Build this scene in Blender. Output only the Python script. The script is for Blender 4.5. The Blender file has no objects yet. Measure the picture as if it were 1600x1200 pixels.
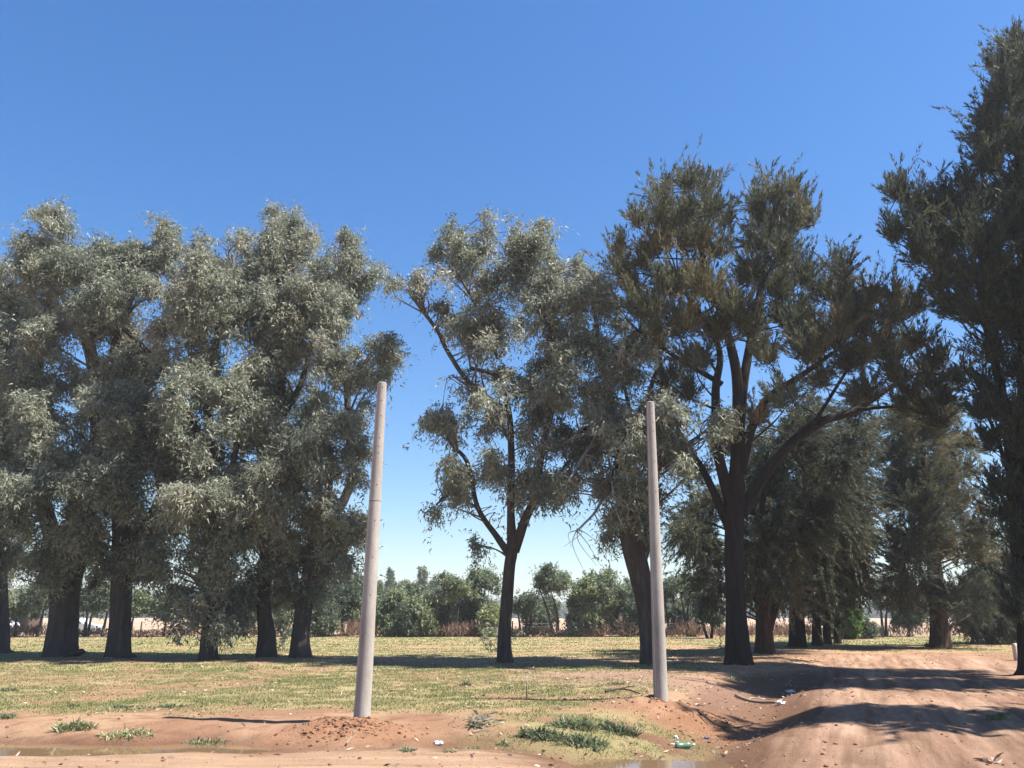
import bpy, math
import numpy as np

# ------------------------------------------------------------------ camera, sky, sun, exposure
S = bpy.context.scene
COL = S.collection
RNG = np.random.default_rng(7)
F = 1270.0                     # focal length in pixels of the 1600 x 1200 photograph
PITCH = math.radians(15.9)
CAMZ = 1.72
cam = bpy.data.cameras.new('camera')
cam.sensor_width = 36.0
cam.lens = 36.0 * F / 1600.0
cam.clip_start, cam.clip_end = 0.1, 9000.0
camo = bpy.data.objects.new('camera', cam)
COL.objects.link(camo)
camo.location = (0, 0, CAMZ)
camo.rotation_euler = (math.pi / 2 + PITCH, 0, 0)
S.camera = camo

SUN_EL = math.radians(57.5)
SUN_DIR = np.array([0.975, -0.22, 0.0])          # horizontal direction towards the sun
SUN_DIR /= np.linalg.norm(SUN_DIR)
sv = np.array([SUN_DIR[0] * math.cos(SUN_EL), SUN_DIR[1] * math.cos(SUN_EL), math.sin(SUN_EL)])
world = bpy.data.worlds.new('World')
S.world = world
world.use_nodes = True
wn = world.node_tree
bg = wn.nodes['Background']
sky = wn.nodes.new('ShaderNodeTexSky')
sky.sky_type = 'NISHITA'
sky.sun_disc = False
sky.sun_elevation = SUN_EL
sky.sun_rotation = math.atan2(SUN_DIR[0], SUN_DIR[1])
sky.air_density = 1.2
sky.dust_density = 0.45
sky.ozone_density = 6.0
sky.altitude = 100
gam = wn.nodes.new('ShaderNodeGamma')
gam.inputs[1].default_value = 0.88
hsv = wn.nodes.new('ShaderNodeHueSaturation')
hsv.inputs['Saturation'].default_value = 1.3
hsv.inputs['Hue'].default_value = 0.507
wn.links.new(sky.outputs[0], gam.inputs[0])
wn.links.new(gam.outputs[0], hsv.inputs['Color'])
wn.links.new(hsv.outputs[0], bg.inputs[0])
bg.inputs[1].default_value = 0.078
sun = bpy.data.lights.new('sun', 'SUN')
sun.energy = 5.0
sun.angle = math.radians(0.53)
sun.color = (1.0, 0.95, 0.87)
suno = bpy.data.objects.new('sun', sun)
COL.objects.link(suno)
from mathutils import Vector
suno.rotation_euler = Vector(sv.tolist()).to_track_quat('Z', 'Y').to_euler()
suno.location = (20, -10, 40)
S.view_settings.view_transform = 'Standard'
S.view_settings.look = 'None'
S.view_settings.exposure = 1.55
S.view_settings.gamma = 1.0
S.view_settings.use_curve_mapping = False
S.cycles.max_bounces = 6
S.cycles.diffuse_bounces = 3
S.cycles.glossy_bounces = 2
S.cycles.transmission_bounces = 4
S.cycles.transparent_max_bounces = 6

SP, CP = math.sin(PITCH), math.cos(PITCH)


def at(px, py, Y):
    """world point seen at photograph pixel (px, py) at world depth Y"""
    u, v = (px - 800) / F, (600 - py) / F
    fw, up = CP - v * SP, SP + v * CP
    k = Y / fw
    return np.array([u * k, Y, CAMZ + up * k])


def ground_at(px, py, z=0.0):
    u, v = (px - 800) / F, (600 - py) / F
    fw, up = CP - v * SP, SP + v * CP
    k = (z - CAMZ) / up
    return np.array([u * k, fw * k, z])


def mpp(Y, py=700):
    """metres per photograph pixel at depth Y"""
    v = (600 - py) / F
    return Y / (CP - v * SP) / F


# ------------------------------------------------------------------ noise
def _hash(ix, iy, iz, s):
    n = (ix.astype(np.int64) * 374761393 + iy.astype(np.int64) * 668265263 + iz.astype(np.int64) * 2147483647 + s * 974711) & 0xffffffff
    n = ((n ^ (n >> 13)) * 1274126177) & 0xffffffff
    n = ((n ^ (n >> 16)) * 2246822519) & 0xffffffff
    return ((n ^ (n >> 15)) & 0xffff) / 65535.0


def vnoise(x, y, z=None, s=0):
    x, y = np.asarray(x, float), np.asarray(y, float)
    z = np.zeros_like(x) if z is None else np.asarray(z, float)
    ix, iy, iz = np.floor(x), np.floor(y), np.floor(z)
    fx, fy, fz = x - ix, y - iy, z - iz
    fx, fy, fz = [f * f * (3 - 2 * f) for f in (fx, fy, fz)]
    r = 0
    for a in (0, 1):
        for b in (0, 1):
            for c in (0, 1):
                w = (fx if a else 1 - fx) * (fy if b else 1 - fy) * (fz if c else 1 - fz)
                r = r + w * _hash(ix + a, iy + b, iz + c, s)
    return r


def fbm(x, y, z=None, s=0, o=4):
    r, a, t = 0, 1.0, 0
    for i in range(o):
        k = 2.03 ** i
        r = r + a * vnoise(np.asarray(x) * k, np.asarray(y) * k, None if z is None else np.asarray(z) * k, s + i * 17)
        t += a
        a *= 0.5
    return r / t


def sstep(a, b, x):
    t = np.clip((x - a) / (b - a), 0, 1)
    return t * t * (3 - 2 * t)


def unit(v):
    return v / np.maximum(np.linalg.norm(v, axis=-1, keepdims=True), 1e-9)


def rdir(n):
    return unit(RNG.normal(size=(n, 3)))


# ------------------------------------------------------------------ materials
def mat(name):
    m = bpy.data.materials.new(name)
    m.use_nodes = True
    nt = m.node_tree
    return m, nt, nt.nodes['Principled BSDF'], nt.nodes['Material Output']


def node(nt, t, **kw):
    n = nt.nodes.new(t)
    for k, v in kw.items():
        setattr(n, k, v)
    return n


ALB = 0.52      # overall reflectance of earth, bark and leaves


def ramp(nt, fac, stops, k=ALB):
    r = nt.nodes.new('ShaderNodeValToRGB')
    el = r.color_ramp.elements
    while len(el) < len(stops):
        el.new(0.5)
    for e, (p, c) in zip(el, stops):
        e.position = p
        e.color = (*[v * k for v in c], 1)
    nt.links.new(fac, r.inputs[0])
    return r.outputs[0]


def tex(nt, kind, scale, detail=4, rough=0.6, stretch=None, space='Object'):
    tc = nt.nodes.new('ShaderNodeTexCoord')
    src = tc.outputs[space]
    if stretch:
        mp = nt.nodes.new('ShaderNodeMapping')
        mp.inputs['Scale'].default_value = stretch
        nt.links.new(src, mp.inputs[0])
        src = mp.outputs[0]
    t = nt.nodes.new('ShaderNodeTexNoise' if kind == 'noise' else 'ShaderNodeTexVoronoi')
    t.inputs['Scale'].default_value = scale
    if kind == 'noise':
        t.inputs['Detail'].default_value = detail
        t.inputs['Roughness'].default_value = rough
    nt.links.new(src, t.inputs['Vector'])
    return t.outputs[0]


def bump(nt, b, h, strength, dist):
    bp = nt.nodes.new('ShaderNodeBump')
    bp.inputs['Strength'].default_value = strength
    bp.inputs['Distance'].default_value = dist
    nt.links.new(h, bp.inputs['Height'])
    nt.links.new(bp.outputs[0], b.inputs['Normal'])


def leaf_mat(name, stops, gloss=0.35, rough=0.45, trans=0.3, k=0.85):
    """leaf colour from the per-leaf 'tint' attribute (0..1)"""
    m, nt, b, out = mat(name)
    a = node(nt, 'ShaderNodeAttribute', attribute_name='tint')
    c = ramp(nt, a.outputs['Fac'], stops, k)
    nt.links.new(c, b.inputs['Base Color'])
    b.inputs['Roughness'].default_value = rough
    b.inputs['Specular IOR Level'].default_value = gloss
    tr = node(nt, 'ShaderNodeBsdfTranslucent')
    nt.links.new(c, tr.inputs[0])
    mx = node(nt, 'ShaderNodeMixShader')
    mx.inputs[0].default_value = trans
    nt.links.new(b.outputs[0], mx.inputs[1])
    nt.links.new(tr.outputs[0], mx.inputs[2])
    nt.links.new(mx.outputs[0], out.inputs[0])
    return m


def bark_mat(name, stops, scale=2.2, stretch=(3, 3, 0.5), bstr=0.9, bdist=0.05):
    m, nt, b, out = mat(name)
    t = tex(nt, 'noise', scale, 8, 0.7, stretch)
    nt.links.new(ramp(nt, t, stops), b.inputs['Base Color'])
    b.inputs['Roughness'].default_value = 0.9
    b.inputs['Specular IOR Level'].default_value = 0.15
    bump(nt, b, t, bstr, bdist)
    return m


M = {}
M['euc_leaf'] = leaf_mat('eucalyptus_leaves', [(0.0, (0.086, 0.100, 0.074)), (0.45, (0.166, 0.184, 0.134)), (0.8, (0.250, 0.256, 0.202)), (1.0, (0.285, 0.256, 0.180))], 0.32, 0.5, 0.40, 1.2)
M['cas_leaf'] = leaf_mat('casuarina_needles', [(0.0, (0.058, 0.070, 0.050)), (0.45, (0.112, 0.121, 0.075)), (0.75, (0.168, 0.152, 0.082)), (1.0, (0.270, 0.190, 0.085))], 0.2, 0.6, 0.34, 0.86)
M['far_leaf'] = leaf_mat('hedge_leaves', [(0.0, (0.055, 0.075, 0.055)), (0.5, (0.120, 0.148, 0.095)), (1.0, (0.225, 0.250, 0.110))], 0.2, 0.55, 0.34, 1.25)
M['green_leaf'] = leaf_mat('bright_leaves', [(0.0, (0.045, 0.085, 0.018)), (0.5, (0.085, 0.150, 0.030)), (1.0, (0.150, 0.210, 0.050))], 0.4, 0.45, 0.35)
M['dry_leaf'] = leaf_mat('dry_weed_leaves', [(0.0, (0.160, 0.095, 0.070)), (0.5, (0.330, 0.205, 0.150)), (1.0, (0.480, 0.340, 0.250))], 0.1, 0.8, 0.3, 0.7)
M['grass'] = leaf_mat('grass_blades', [(0.0, (0.190, 0.250, 0.090)), (0.45, (0.330, 0.365, 0.145)), (0.75, (0.450, 0.420, 0.200)), (1.0, (0.600, 0.500, 0.300))], 0.15, 0.65, 0.35, 0.52)
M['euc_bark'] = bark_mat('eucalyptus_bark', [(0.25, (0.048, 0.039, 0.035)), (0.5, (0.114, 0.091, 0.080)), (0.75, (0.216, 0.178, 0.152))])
M['pale_bark'] = bark_mat('pale_smooth_bark', [(0.3, (0.12, 0.095, 0.078)), (0.55, (0.27, 0.225, 0.19)), (0.75, (0.40, 0.35, 0.30))], 1.2, (2, 2, 0.6), 0.3, 0.01)
M['dead_wood'] = bark_mat('bleached_dead_wood', [(0.3, (0.30, 0.26, 0.22)), (0.7, (0.55, 0.50, 0.44))], 2, (2, 2, 0.6), 0.3, 0.01)
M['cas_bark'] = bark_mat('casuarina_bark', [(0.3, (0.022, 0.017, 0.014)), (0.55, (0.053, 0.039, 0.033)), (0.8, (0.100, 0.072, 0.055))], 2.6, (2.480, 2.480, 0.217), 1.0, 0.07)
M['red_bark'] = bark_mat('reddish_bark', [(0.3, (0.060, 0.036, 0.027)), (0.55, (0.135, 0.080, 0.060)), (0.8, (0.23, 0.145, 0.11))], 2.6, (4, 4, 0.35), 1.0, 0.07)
M['twig'] = bark_mat('twig_bark', [(0.3, (0.045, 0.036, 0.030)), (0.7, (0.12, 0.10, 0.085))], 3, None, 0.2, 0.01)


# ------------------------------------------------------------------ object helpers
def tag(o, label=None, cat=None, group=None, kind=None):
    for k, v in (('label', label), ('category', cat), ('group', group), ('kind', kind)):
        if v:
            o[k] = v
    return o


def thing(name, label, cat, loc=(0, 0, 0), group=None):
    o = bpy.data.objects.new(name, None)
    o.empty_display_size = 0.3
    COL.objects.link(o)
    o.location = [float(c) for c in loc]
    return tag(o, label, cat, group)


class MB:
    """collects triangles and quads in world coordinates; build() links them as one mesh object"""

    def __init__(s):
        s.v, s.q, s.t, s.tint, s.mi = [], [], [], [], []
        s.n = 0
        s.tm = []

    def add(s, v, q=None, t=None, tint=0.5, m=0):
        v = np.asarray(v, float).reshape(-1, 3)
        s.v.append(v)
        s.tint.append(np.broadcast_to(np.asarray(tint, float), (len(v),)))
        if q is not None and len(q):
            q = np.asarray(q, int).reshape(-1, 4)
            s.q.append(q + s.n)
            s.mi.append(np.full(len(q), m))
        if t is not None and len(t):
            t = np.asarray(t, int).reshape(-1, 3)
            s.t.append(t + s.n)
            s.tm.append(np.full(len(t), m))
        s.n += len(v)

    def tube(s, P, R, sides=6, m=0, tint=0.5, cap=True, flute=0.0, seed=0, smooth=0):
        P = np.asarray(P, float)
        R = np.asarray(R, float)
        if smooth:
            P, R = spline(P, R, smooth)
        n = len(P)
        T = unit(np.gradient(P, axis=0))
        ref = np.array([0.31, 0.95, 0.05]) if abs(T[0][2]) > 0.6 else np.array([0, 0, 1.0])
        A = unit(np.cross(T, ref))
        B = np.cross(T, A)
        th = np.linspace(0, 2 * np.pi, sides, endpoint=False)
        rr = np.ones((n, sides))
        if flute:
            ht = np.arange(n)[:, None] / max(n - 1, 1)
            rr += flute * (np.sin(3 * th[None] + seed + 1.2 * ht) * 0.5 + np.sin(5 * th[None] - seed * 2 + 2.0 * ht) * 0.35 + np.sin(8 * th[None] + seed * 3) * 0.2) * (0.35 + 1.6 * np.exp(-ht * 7))
            rr += 0.05 * (fbm(th[None] * 1.5 + seed * 9, ht * n * 0.4 + 0 * th[None], s=3) - 0.5) * 2
        V = P[:, None] + (A[:, None] * np.cos(th)[None, :, None] + B[:, None] * np.sin(th)[None, :, None]) * (R[:, None] * rr)[..., None]
        i = np.arange(n - 1)[:, None] * sides
        j = np.arange(sides)[None]
        k = (j + 1) % sides
        q = np.stack([i + j, i + k, i + sides + k, i + sides + j], -1).reshape(-1, 4)
        V = V.reshape(-1, 3)
        tr = None
        if cap:
            V = np.vstack([V, P[:1], P[-1:]])
            c0, c1, e = n * sides, n * sides + 1, (n - 1) * sides
            jj = np.arange(sides)
            kk = (jj + 1) % sides
            tr = np.vstack([np.stack([kk, jj, np.full(sides, c0)], -1), np.stack([e + jj, e + kk, np.full(sides, c1)], -1)])
        s.add(V, q, tr, tint, m)

    def leaves(s, P, D, L, W, tint, m=0, tri=False):
        n = len(P)
        side = unit(np.cross(D, rdir(n))) * (W / 2)[:, None]
        if tri:                     # small leaves seen from tens of metres: one pointed face each
            V = np.stack([P - side, P + side, P + D * L[:, None]], 1).reshape(-1, 3)
            s.add(V, None, np.arange(3 * n).reshape(-1, 3), np.repeat(tint, 3), m)
            return
        mid = P + D * (L * 0.45)[:, None]
        V = np.stack([P, mid + side, P + D * L[:, None], mid - side], 1).reshape(-1, 3)
        s.add(V, np.arange(4 * n).reshape(-1, 4), None, np.repeat(tint, 4), m)

    def box(s, c, size, rz=0.0, m=0, bev=0.0):
        x, y, z = [d / 2 for d in size]
        b = min(bev, x * 0.9, y * 0.9, z * 0.9)
        V, Q, T = [], [], []
        if b <= 0:
            V = [(a * x, bb * y, cc * z) for cc in (-1, 1) for bb in (-1, 1) for a in (-1, 1)]
            Q = [(0, 2, 3, 1), (4, 5, 7, 6), (0, 1, 5, 4), (2, 6, 7, 3), (0, 4, 6, 2), (1, 3, 7, 5)]
        else:
            ring = lambda hx, hy, hz: [(-hx, -hy, hz), (hx, -hy, hz), (hx, hy, hz), (-hx, hy, hz)]
            oct_ = lambda hx, hy, hz: [(-hx + b, -hy, hz), (hx - b, -hy, hz), (hx, -hy + b, hz), (hx, hy - b, hz), (hx - b, hy, hz), (-hx + b, hy, hz), (-hx, hy - b, hz), (-hx, -hy + b, hz)]
            V = oct_(x - b, y - b, -z) + oct_(x, y, -z + b) + oct_(x, y, z - b) + oct_(x - b, y - b, z)
            for r in range(3):
                for j in range(8):
                    k = (j + 1) % 8
                    Q.append((r * 8 + j, r * 8 + k, r * 8 + 8 + k, r * 8 + 8 + j))
            V += [(0, 0, -z), (0, 0, z)]
            for j in range(8):
                k = (j + 1) % 8
                T += [(k, j, 32), (24 + j, 24 + k, 33)]
        V = np.array(V, float)
        c_, s_ = math.cos(rz), math.sin(rz)
        V = np.stack([V[:, 0] * c_ - V[:, 1] * s_, V[:, 0] * s_ + V[:, 1] * c_, V[:, 2]], -1) + np.asarray(c, float)
        s.add(V, Q, T if len(T) else None, 0.5, m)

    def build(s, name, mats, parent=None, smooth=False):
        V = np.vstack(s.v)
        off = np.zeros(3)
        if parent is not None:
            off = np.array(parent.location)
        V = (V - off).astype(np.float32)
        Q = np.vstack(s.q) if s.q else np.zeros((0, 4), int)
        T = np.vstack(s.t) if s.t else np.zeros((0, 3), int)
        mi = np.concatenate(s.mi + s.tm) if (s.mi or s.tm) else np.zeros(0, int)
        me = bpy.data.meshes.new(name)
        me.vertices.add(len(V))
        me.vertices.foreach_set('co', V.ravel())
        me.loops.add(Q.size + T.size)
        me.loops.foreach_set('vertex_index', np.concatenate([Q.ravel(), T.ravel()]).astype(np.int32))
        me.polygons.add(len(Q) + len(T))
        st = np.concatenate([np.arange(len(Q)) * 4, Q.size + np.arange(len(T)) * 3]).astype(np.int32)
        me.polygons.foreach_set('loop_start', st)
        mats = mats if isinstance(mats, (list, tuple)) else [mats]
        for m in mats:
            me.materials.append(m)
        me.polygons.foreach_set('material_index', mi.astype(np.int32))
        me.polygons.foreach_set('use_smooth', np.full(len(Q) + len(T), smooth))
        me.update(calc_edges=True)
        a = me.attributes.new('tint', 'FLOAT', 'POINT')
        a.data.foreach_set('value', np.concatenate(s.tint).astype(np.float32))
        o = bpy.data.objects.new(name, me)
        COL.objects.link(o)
        if parent is not None:
            o.parent = parent
        return o


def spline(P, R, k):
    """Catmull-Rom subdivision of a polyline with radii"""
    P, R = np.asarray(P, float), np.asarray(R, float)
    X = np.hstack([P, R[:, None]])
    X = np.vstack([2 * X[0] - X[1], X, 2 * X[-1] - X[-2]])
    out = []
    for i in range(1, len(X) - 2):
        p0, p1, p2, p3 = X[i - 1:i + 3]
        for t in np.linspace(0, 1, k, endpoint=False):
            out.append(0.5 * (2 * p1 + (p2 - p0) * t + (2 * p0 - 5 * p1 + 4 * p2 - p3) * t * t + (3 * p1 - p0 - 3 * p2 + p3) * t ** 3))
    out.append(X[-2])
    out = np.array(out)
    return out[:, :3], np.maximum(out[:, 3], 0.004)


# ------------------------------------------------------------------ terrain
DA, DB = np.array([1.95, 10.9]), np.array([8.9, 27.5])    # ditch beside the side road
DL = np.linalg.norm(DB - DA)
DD = (DB - DA) / DL
DN = np.array([DD[1], -DD[0]])                            # to the right of the ditch, onto the side road
POLE_L = ground_at(565, 1119, 0.22)
POLE_R = ground_at(1032, 1087, 0.22)


def ditch_coords(x, y):
    rx, ry = x - DA[0], y - DA[1]
    return rx * DD[0] + ry * DD[1], rx * DN[0] + ry * DN[1]


def edge_y(x):
    """far edge of the cross road"""
    return 11.9 + 0.25 * np.sin(x * 0.45 + 1.0) + 0.35 * (vnoise(x * 0.9, x * 0, s=4) - 0.5) - 0.75 * sstep(-1.0, 2.0, x)


def side_road(x, y):
    """1 on the side road, right of the ditch"""
    a, c = ditch_coords(x, y)
    wob = 0.5 * (fbm(x * 0.5, y * 0.35, s=9) - 0.5)
    left = sstep(0.55, 1.15, c + wob - 0.02 * np.maximum(a - 14, 0) + 0.9 * sstep(16, 30, a))
    right = 1 - sstep(9.0, 11.0, c + 2 * wob + 0.16 * np.maximum(a - 8, 0))
    return left * right * (1 - sstep(25, 33, a + 3 * wob))


def height(x, y):
    x, y = np.asarray(x, float), np.asarray(y, float)
    ey = edge_y(x)
    a, c = ditch_coords(x, y)
    sr = side_road(x, y)
    W = sstep(-0.3, 1.2, c) * (1 - sstep(22, 36, a))
    bank = sstep(ey + 0.35, ey + 2.5, y)
    h = 0.22 * ((1 - W) * bank + W * sstep(3.0, 20.0, a))
    # shallow ditch of the cross road
    dep = 0.05 + 0.15 * sstep(-2.8, -5.0, x) + 0.06 * sstep(-0.5, 1.5, x)
    h = h - dep * np.exp(-((y - ey - 0.6) / 0.55) ** 2) * (1 - sstep(2.2, 4.0, x))
    # ditch beside the side road
DL = np.linalg.norm(DB - DA)
DD = (DB - DA) / DL
DN = np.array([DD[1], -DD[0]])                            # to the right of the ditch, onto the side road
POLE_L = ground_at(565, 1119, 0.22)
POLE_R = ground_at(1032, 1087, 0.22)


def ditch_coords(x, y):
    rx, ry = x - DA[0], y - DA[1]
    return rx * DD[0] + ry * DD[1], rx * DN[0] + ry * DN[1]


def edge_y(x):
    """far edge of the cross road"""
    return 11.9 + 0.25 * np.sin(x * 0.45 + 1.0) + 0.35 * (vnoise(x * 0.9, x * 0, s=4) - 0.5) - 0.75 * sstep(-1.0, 2.0, x)


def side_road(x, y):
    """1 on the side road, right of the ditch"""
    a, c = ditch_coords(x, y)
    wob = 0.5 * (fbm(x * 0.5, y * 0.35, s=9) - 0.5)
    left = sstep(0.55, 1.15, c + wob - 0.02 * np.maximum(a - 14, 0) + 0.9 * sstep(16, 30, a))
    right = 1 - sstep(9.0, 11.0, c + 2 * wob + 0.16 * np.maximum(a - 8, 0))
    return left * right * (1 - sstep(25, 33, a + 3 * wob))


def height(x, y):
    x, y = np.asarray(x, float), np.asarray(y, float)
    ey = edge_y(x)
    a, c = ditch_coords(x, y)
    sr = side_road(x, y)
    h = 0.12 * sstep(ey + 0.6, ey + 3.0, y) * (1 - sstep(-0.3, 1.2, c) * (1 - sstep(20, 34, a)))
    # shallow ditch of the cross road
    dep = 0.20 * (0.45 + 0.55 * sstep(-2.5, -5.5, x)) + 0.08 * sstep(-0.5, 1.5, x)
    h = h - dep * np.exp(-((y - ey - 0.75) / (0.62 + 0.0 * x)) ** 2) * (1 - sstep(2.2, 4.0, x))
    # ditch beside the side road
    fade = (1 - sstep(DL * 0.72, DL * 1.15, a)) * sstep(-1.6, 0.4, a)
    w = np.where(c < 0, 1.35, 0.85)
    wander = 0.18 * np.sin(a * 0.7)
    h = h - 0.45 * fade * np.exp(-(np.abs(c + wander) / w) ** 2.2)
    cw = c + 0.25 * np.sin(a * 0.22) + 0.12 * np.sin(a * 0.7)
    for cc, dp, wd in ((2.3, .045, .20), (3.9, .05, .22), (5.2, .04, .2), (6.8, .045, .2), (3.1, -.02, .4), (6.0, -.02, .4)):
        h = h - 0.6 * sr * dp * np.exp(-((cw - cc - 0.04 * a) / wd) ** 2) * (0.6 + 0.8 * vnoise(a * 0.6, cc + 0 * a, s=41))
    near = 1 - sstep(28, 60, y)
    h = h + near * (0.10 - 0.08 * np.clip(sr * 2, 0, 1)) * (fbm(x * 0.33, y * 0.33, s=1, o=3) - 0.5) * sstep(ey - 0.2, ey + 1, y)
    bare = np.exp(-((y - ey - 1.3) / 1.6) ** 2)
    h = h + near * (0.035 + 0.05 * bare) * (fbm(x * 2.1, y * 2.1, s=2, o=4) - 0.5)
    cx, cy = POLE_L[0] - 0.05, POLE_L[1] - 0.55
    r1 = np.hypot((x - cx) / 1.0, (y - cy) / 0.75)
    m1 = np.exp(-(r1 / 0.85) ** 2.4)
    r2 = np.hypot((x - POLE_R[0] - 0.25) / 1.3, (y - POLE_R[1] + 0.25) / 0.9)
    m2 = np.exp(-(r2 / 0.8) ** 2.2)
    r3 = np.hypot((x - 0.95 - POLE_R[0]) / 1.3, (y - POLE_R[1] + 1.5) / 1.1)
    m3 = np.exp(-(r3 / 0.9) ** 2)
    cl = fbm(x * 5.5, y * 5.5, s=12, o=3) - 0.45
    h = h + m1 * (0.21 + 0.16 * cl) + m2 * (0.17 + 0.18 * cl) + m3 * 0.10 * cl
    return h


def H1(x, y):
    return float(height(np.array([x]), np.array([y]))[0])


def gat(px, py):
    """ground point seen at a photograph pixel"""
    z = 0.1
    for _ in range(12):
        g = ground_at(px, py, z)
        z = 0.5 * z + 0.5 * H1(g[0], g[1])
    return ground_at(px, py, z)


def axis(parts):
    out = [np.arange(a, b, st) for a, b, st in parts]
    return np.concatenate(out)


neg = -np.array([3000, 1800, 1000, 600, 380, 250, 170, 120, 90, 72, 60, 52.0])
gx = np.concatenate([neg, axis([(-46, -22, 0.6), (-22, -11, 0.2), (-11, 11, 0.085), (11, 24, 0.13), (24, 46.1, 0.6)]), -neg[::-1]])
gy = np.concatenate([[-3000, -1200, -500, -200, -80, -40, -20, -8, 0, 4, 7], axis([(8.6, 14.5, 0.06), (14.5, 22, 0.1), (22, 34, 0.2), (34, 50, 0.45), (50, 74, 1.0)]), [75, 80, 90, 105, 130, 170, 230, 320, 450, 650, 1000, 1600, 2600, 4200]])
GX, GY = np.meshgrid(gx, gy)
GZ = height(GX, GY)
FIELD_Y = 68.0
GZ = np.where(GY > FIELD_Y, 0.20 - 0.0 * GY, GZ)
ga, gc = ditch_coords(GX, GY)
gey = edge_y(GX)


def grass_mask(x, y):
    ey = edge_y(x)
    a, c = ditch_coords(x, y)
    n1 = fbm(x * 0.45, y * 0.45, s=21, o=4)
    n2 = fbm(x * 1.6, y * 1.6, s=22, o=3)
    g = sstep(3.3, 5.2, y - ey + (n1 - 0.5) * 3.2 + (n2 - 0.5) * 1.4)
    g = g * (1 - sstep(-2.9, -1.5, c + (n2 - 0.5) * 1.8) * (1 - sstep(26, 34, a)))
    # bare earth under and between the right-hand trees
    bare = np.exp(-(np.hypot((x - 3.2) / 3.2, (y - 23.5) / 3.2)) ** 2.5)
    g = g * (1 - 0.85 * bare * sstep(0.35, 0.55, n2 + 0.15))
    stripe = sstep(0.58, 0.74, fbm(x * 0.06, y * 0.42, s=25, o=3) + 0.20 * np.exp(-((y - 45.5) / 2.0) ** 2) + 0.22 * np.exp(-((y - 31.0) / 1.5) ** 2))
    g = g * (1 - 0.75 * stripe * sstep(20, 28, y))
    g = g * (0.20 + 0.80 * sstep(0.36, 0.54, n1 * 0.55 + n2 * 0.45))
    # tongue of thick grass near the ditch corner
    tong = np.exp(-(np.hypot((x - 1.1) / 1.7, (y - 13.7) / 1.25)) ** 3.0) + 0.9 * np.exp(-(np.hypot((x - 1.5) / 1.4, (y - 15.0) / 1.2)) ** 2.4)
    g = np.maximum(g, 0.95 * tong * sstep(0.25, 0.45, n2))
    m1 = np.exp(-(np.hypot((x - POLE_L[0]) / 1.5, (y - POLE_L[1] + 0.3) / 0.9)) ** 3)
    m2 = np.exp(-(np.hypot((x - POLE_R[0] - 0.4) / 1.6, (y - POLE_R[1] + 0.4) / 1.0)) ** 3)
    return np.clip(g * (1 - m1) * (1 - m2) * (1 - side_road(x, y)), 0, 1)


def ground_colour(x, y, z):
    """real base colours: dry and damp earth, grass thatch, the packed road, the stubble field"""
    ey = edge_y(x)
    a, c = ditch_coords(x, y)
    n0 = fbm(x * 0.25, y * 0.25, s=31, o=4)
    n1 = fbm(x * 1.1, y * 1.1, s=32, o=4)
    n2 = fbm(x * 5.0, y * 5.0, s=33, o=3)
    n3 = fbm(x * 0.8, y * 3.2, s=34, o=3)
    L = lambda p, q, t: p + (q - p) * t[..., None]
    pale, red, dark = np.array([.47, .300, .195]), np.array([.34, .190, .122]), np.array([.19, .105, .068])
    col = L(np.broadcast_to(pale, x.shape + (3,)), red, np.clip(sstep(0.35, 0.65, n1 * 0.6 + n0 * 0.4), 0, 1))
    col = L(col, dark, 0.55 * sstep(0.55, 0.75, n2))
    road = np.array([.60, .41, .275])
    rd = (1 - sstep(-0.5, 0.5, y - ey + (n1 - 0.5) * 0.8)) * (1 - sstep(2.0, 5.0, x))
    col = L(col, road * (0.92 + 0.16 * (n3[..., None] - 0.5)), 0.9 * rd)
    sr = side_road(x, y)
    track = 0.5 + 0.5 * np.sin(c * 3.1 + 0.4 * np.sin(a * 0.3) + 1.0)
    sr_c = L(np.broadcast_to(np.array([.350, .215, .150]), x.shape + (3,)), np.array([.53, .36, .26]), np.clip(0.7 * track * sstep(0.3, 0.6, n0) + 0.7 * (fbm(c * 2.2, a * 0.22, s=36, o=4) - 0.42) + 1.3 * (fbm(c * 6.0 + .4 * a, a * 0.5, s=37, o=3) - 0.5) * sstep(0, 6, a), 0, 1))
    col = L(col, sr_c, 0.9 * np.maximum(sr, sstep(1.5, 3.5, c) * (1 - sstep(24, 30, a)) * sstep(-8, -2, a)))
    wet = np.clip(sstep(0.04, -0.10, z), 0, 1)
    col = L(col, np.array([.17, .092, .058]), 0.8 * wet)
    clod = np.exp(-(np.hypot((x - POLE_L[0] + 0.25) / 1.1, (y - POLE_L[1] + 0.5) / 0.75)) ** 3)
    clod2 = np.exp(-(np.hypot((x - POLE_R[0] - 0.6) / 1.5, (y - POLE_R[1] + 0.8) / 1.3)) ** 3)
    col = L(col, np.array([.37, .19, .11]), 0.85 * np.maximum(clod, clod2 * 0.8))
    pink = np.exp(-(np.hypot((x - 3.0) / 3.4, (y - 23) / 3.5)) ** 2.5)
    col = L(col, np.array([.33, .215, .175]) * (0.75 + 0.5 * n2[..., None]), 0.7 * pink)
    g = grass_mask(x, y)
    th = L(np.broadcast_to(np.array([.335, .352, .145]), x.shape + (3,)), np.array([.455, .410, .215]), sstep(0.35, 0.65, n1))
    th = L(th, np.array([.275, .310, .110]), 0.85 * sstep(0.5, 0.7, fbm(x * 0.3, y * 0.6, s=38)))
    far = sstep(24, 50, y)
    gg = np.clip(g * (0.62 + 0.25 * far), 0, 1)
    col = L(col, th, gg)
    fld = (y > FIELD_Y)
    fc = np.array([.46, .325, .235]) * (0.85 + 0.3 * n0[..., None])
    col = np.where(fld[..., None], fc, col)
    return np.clip(col, 0.02, 0.8)


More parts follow.
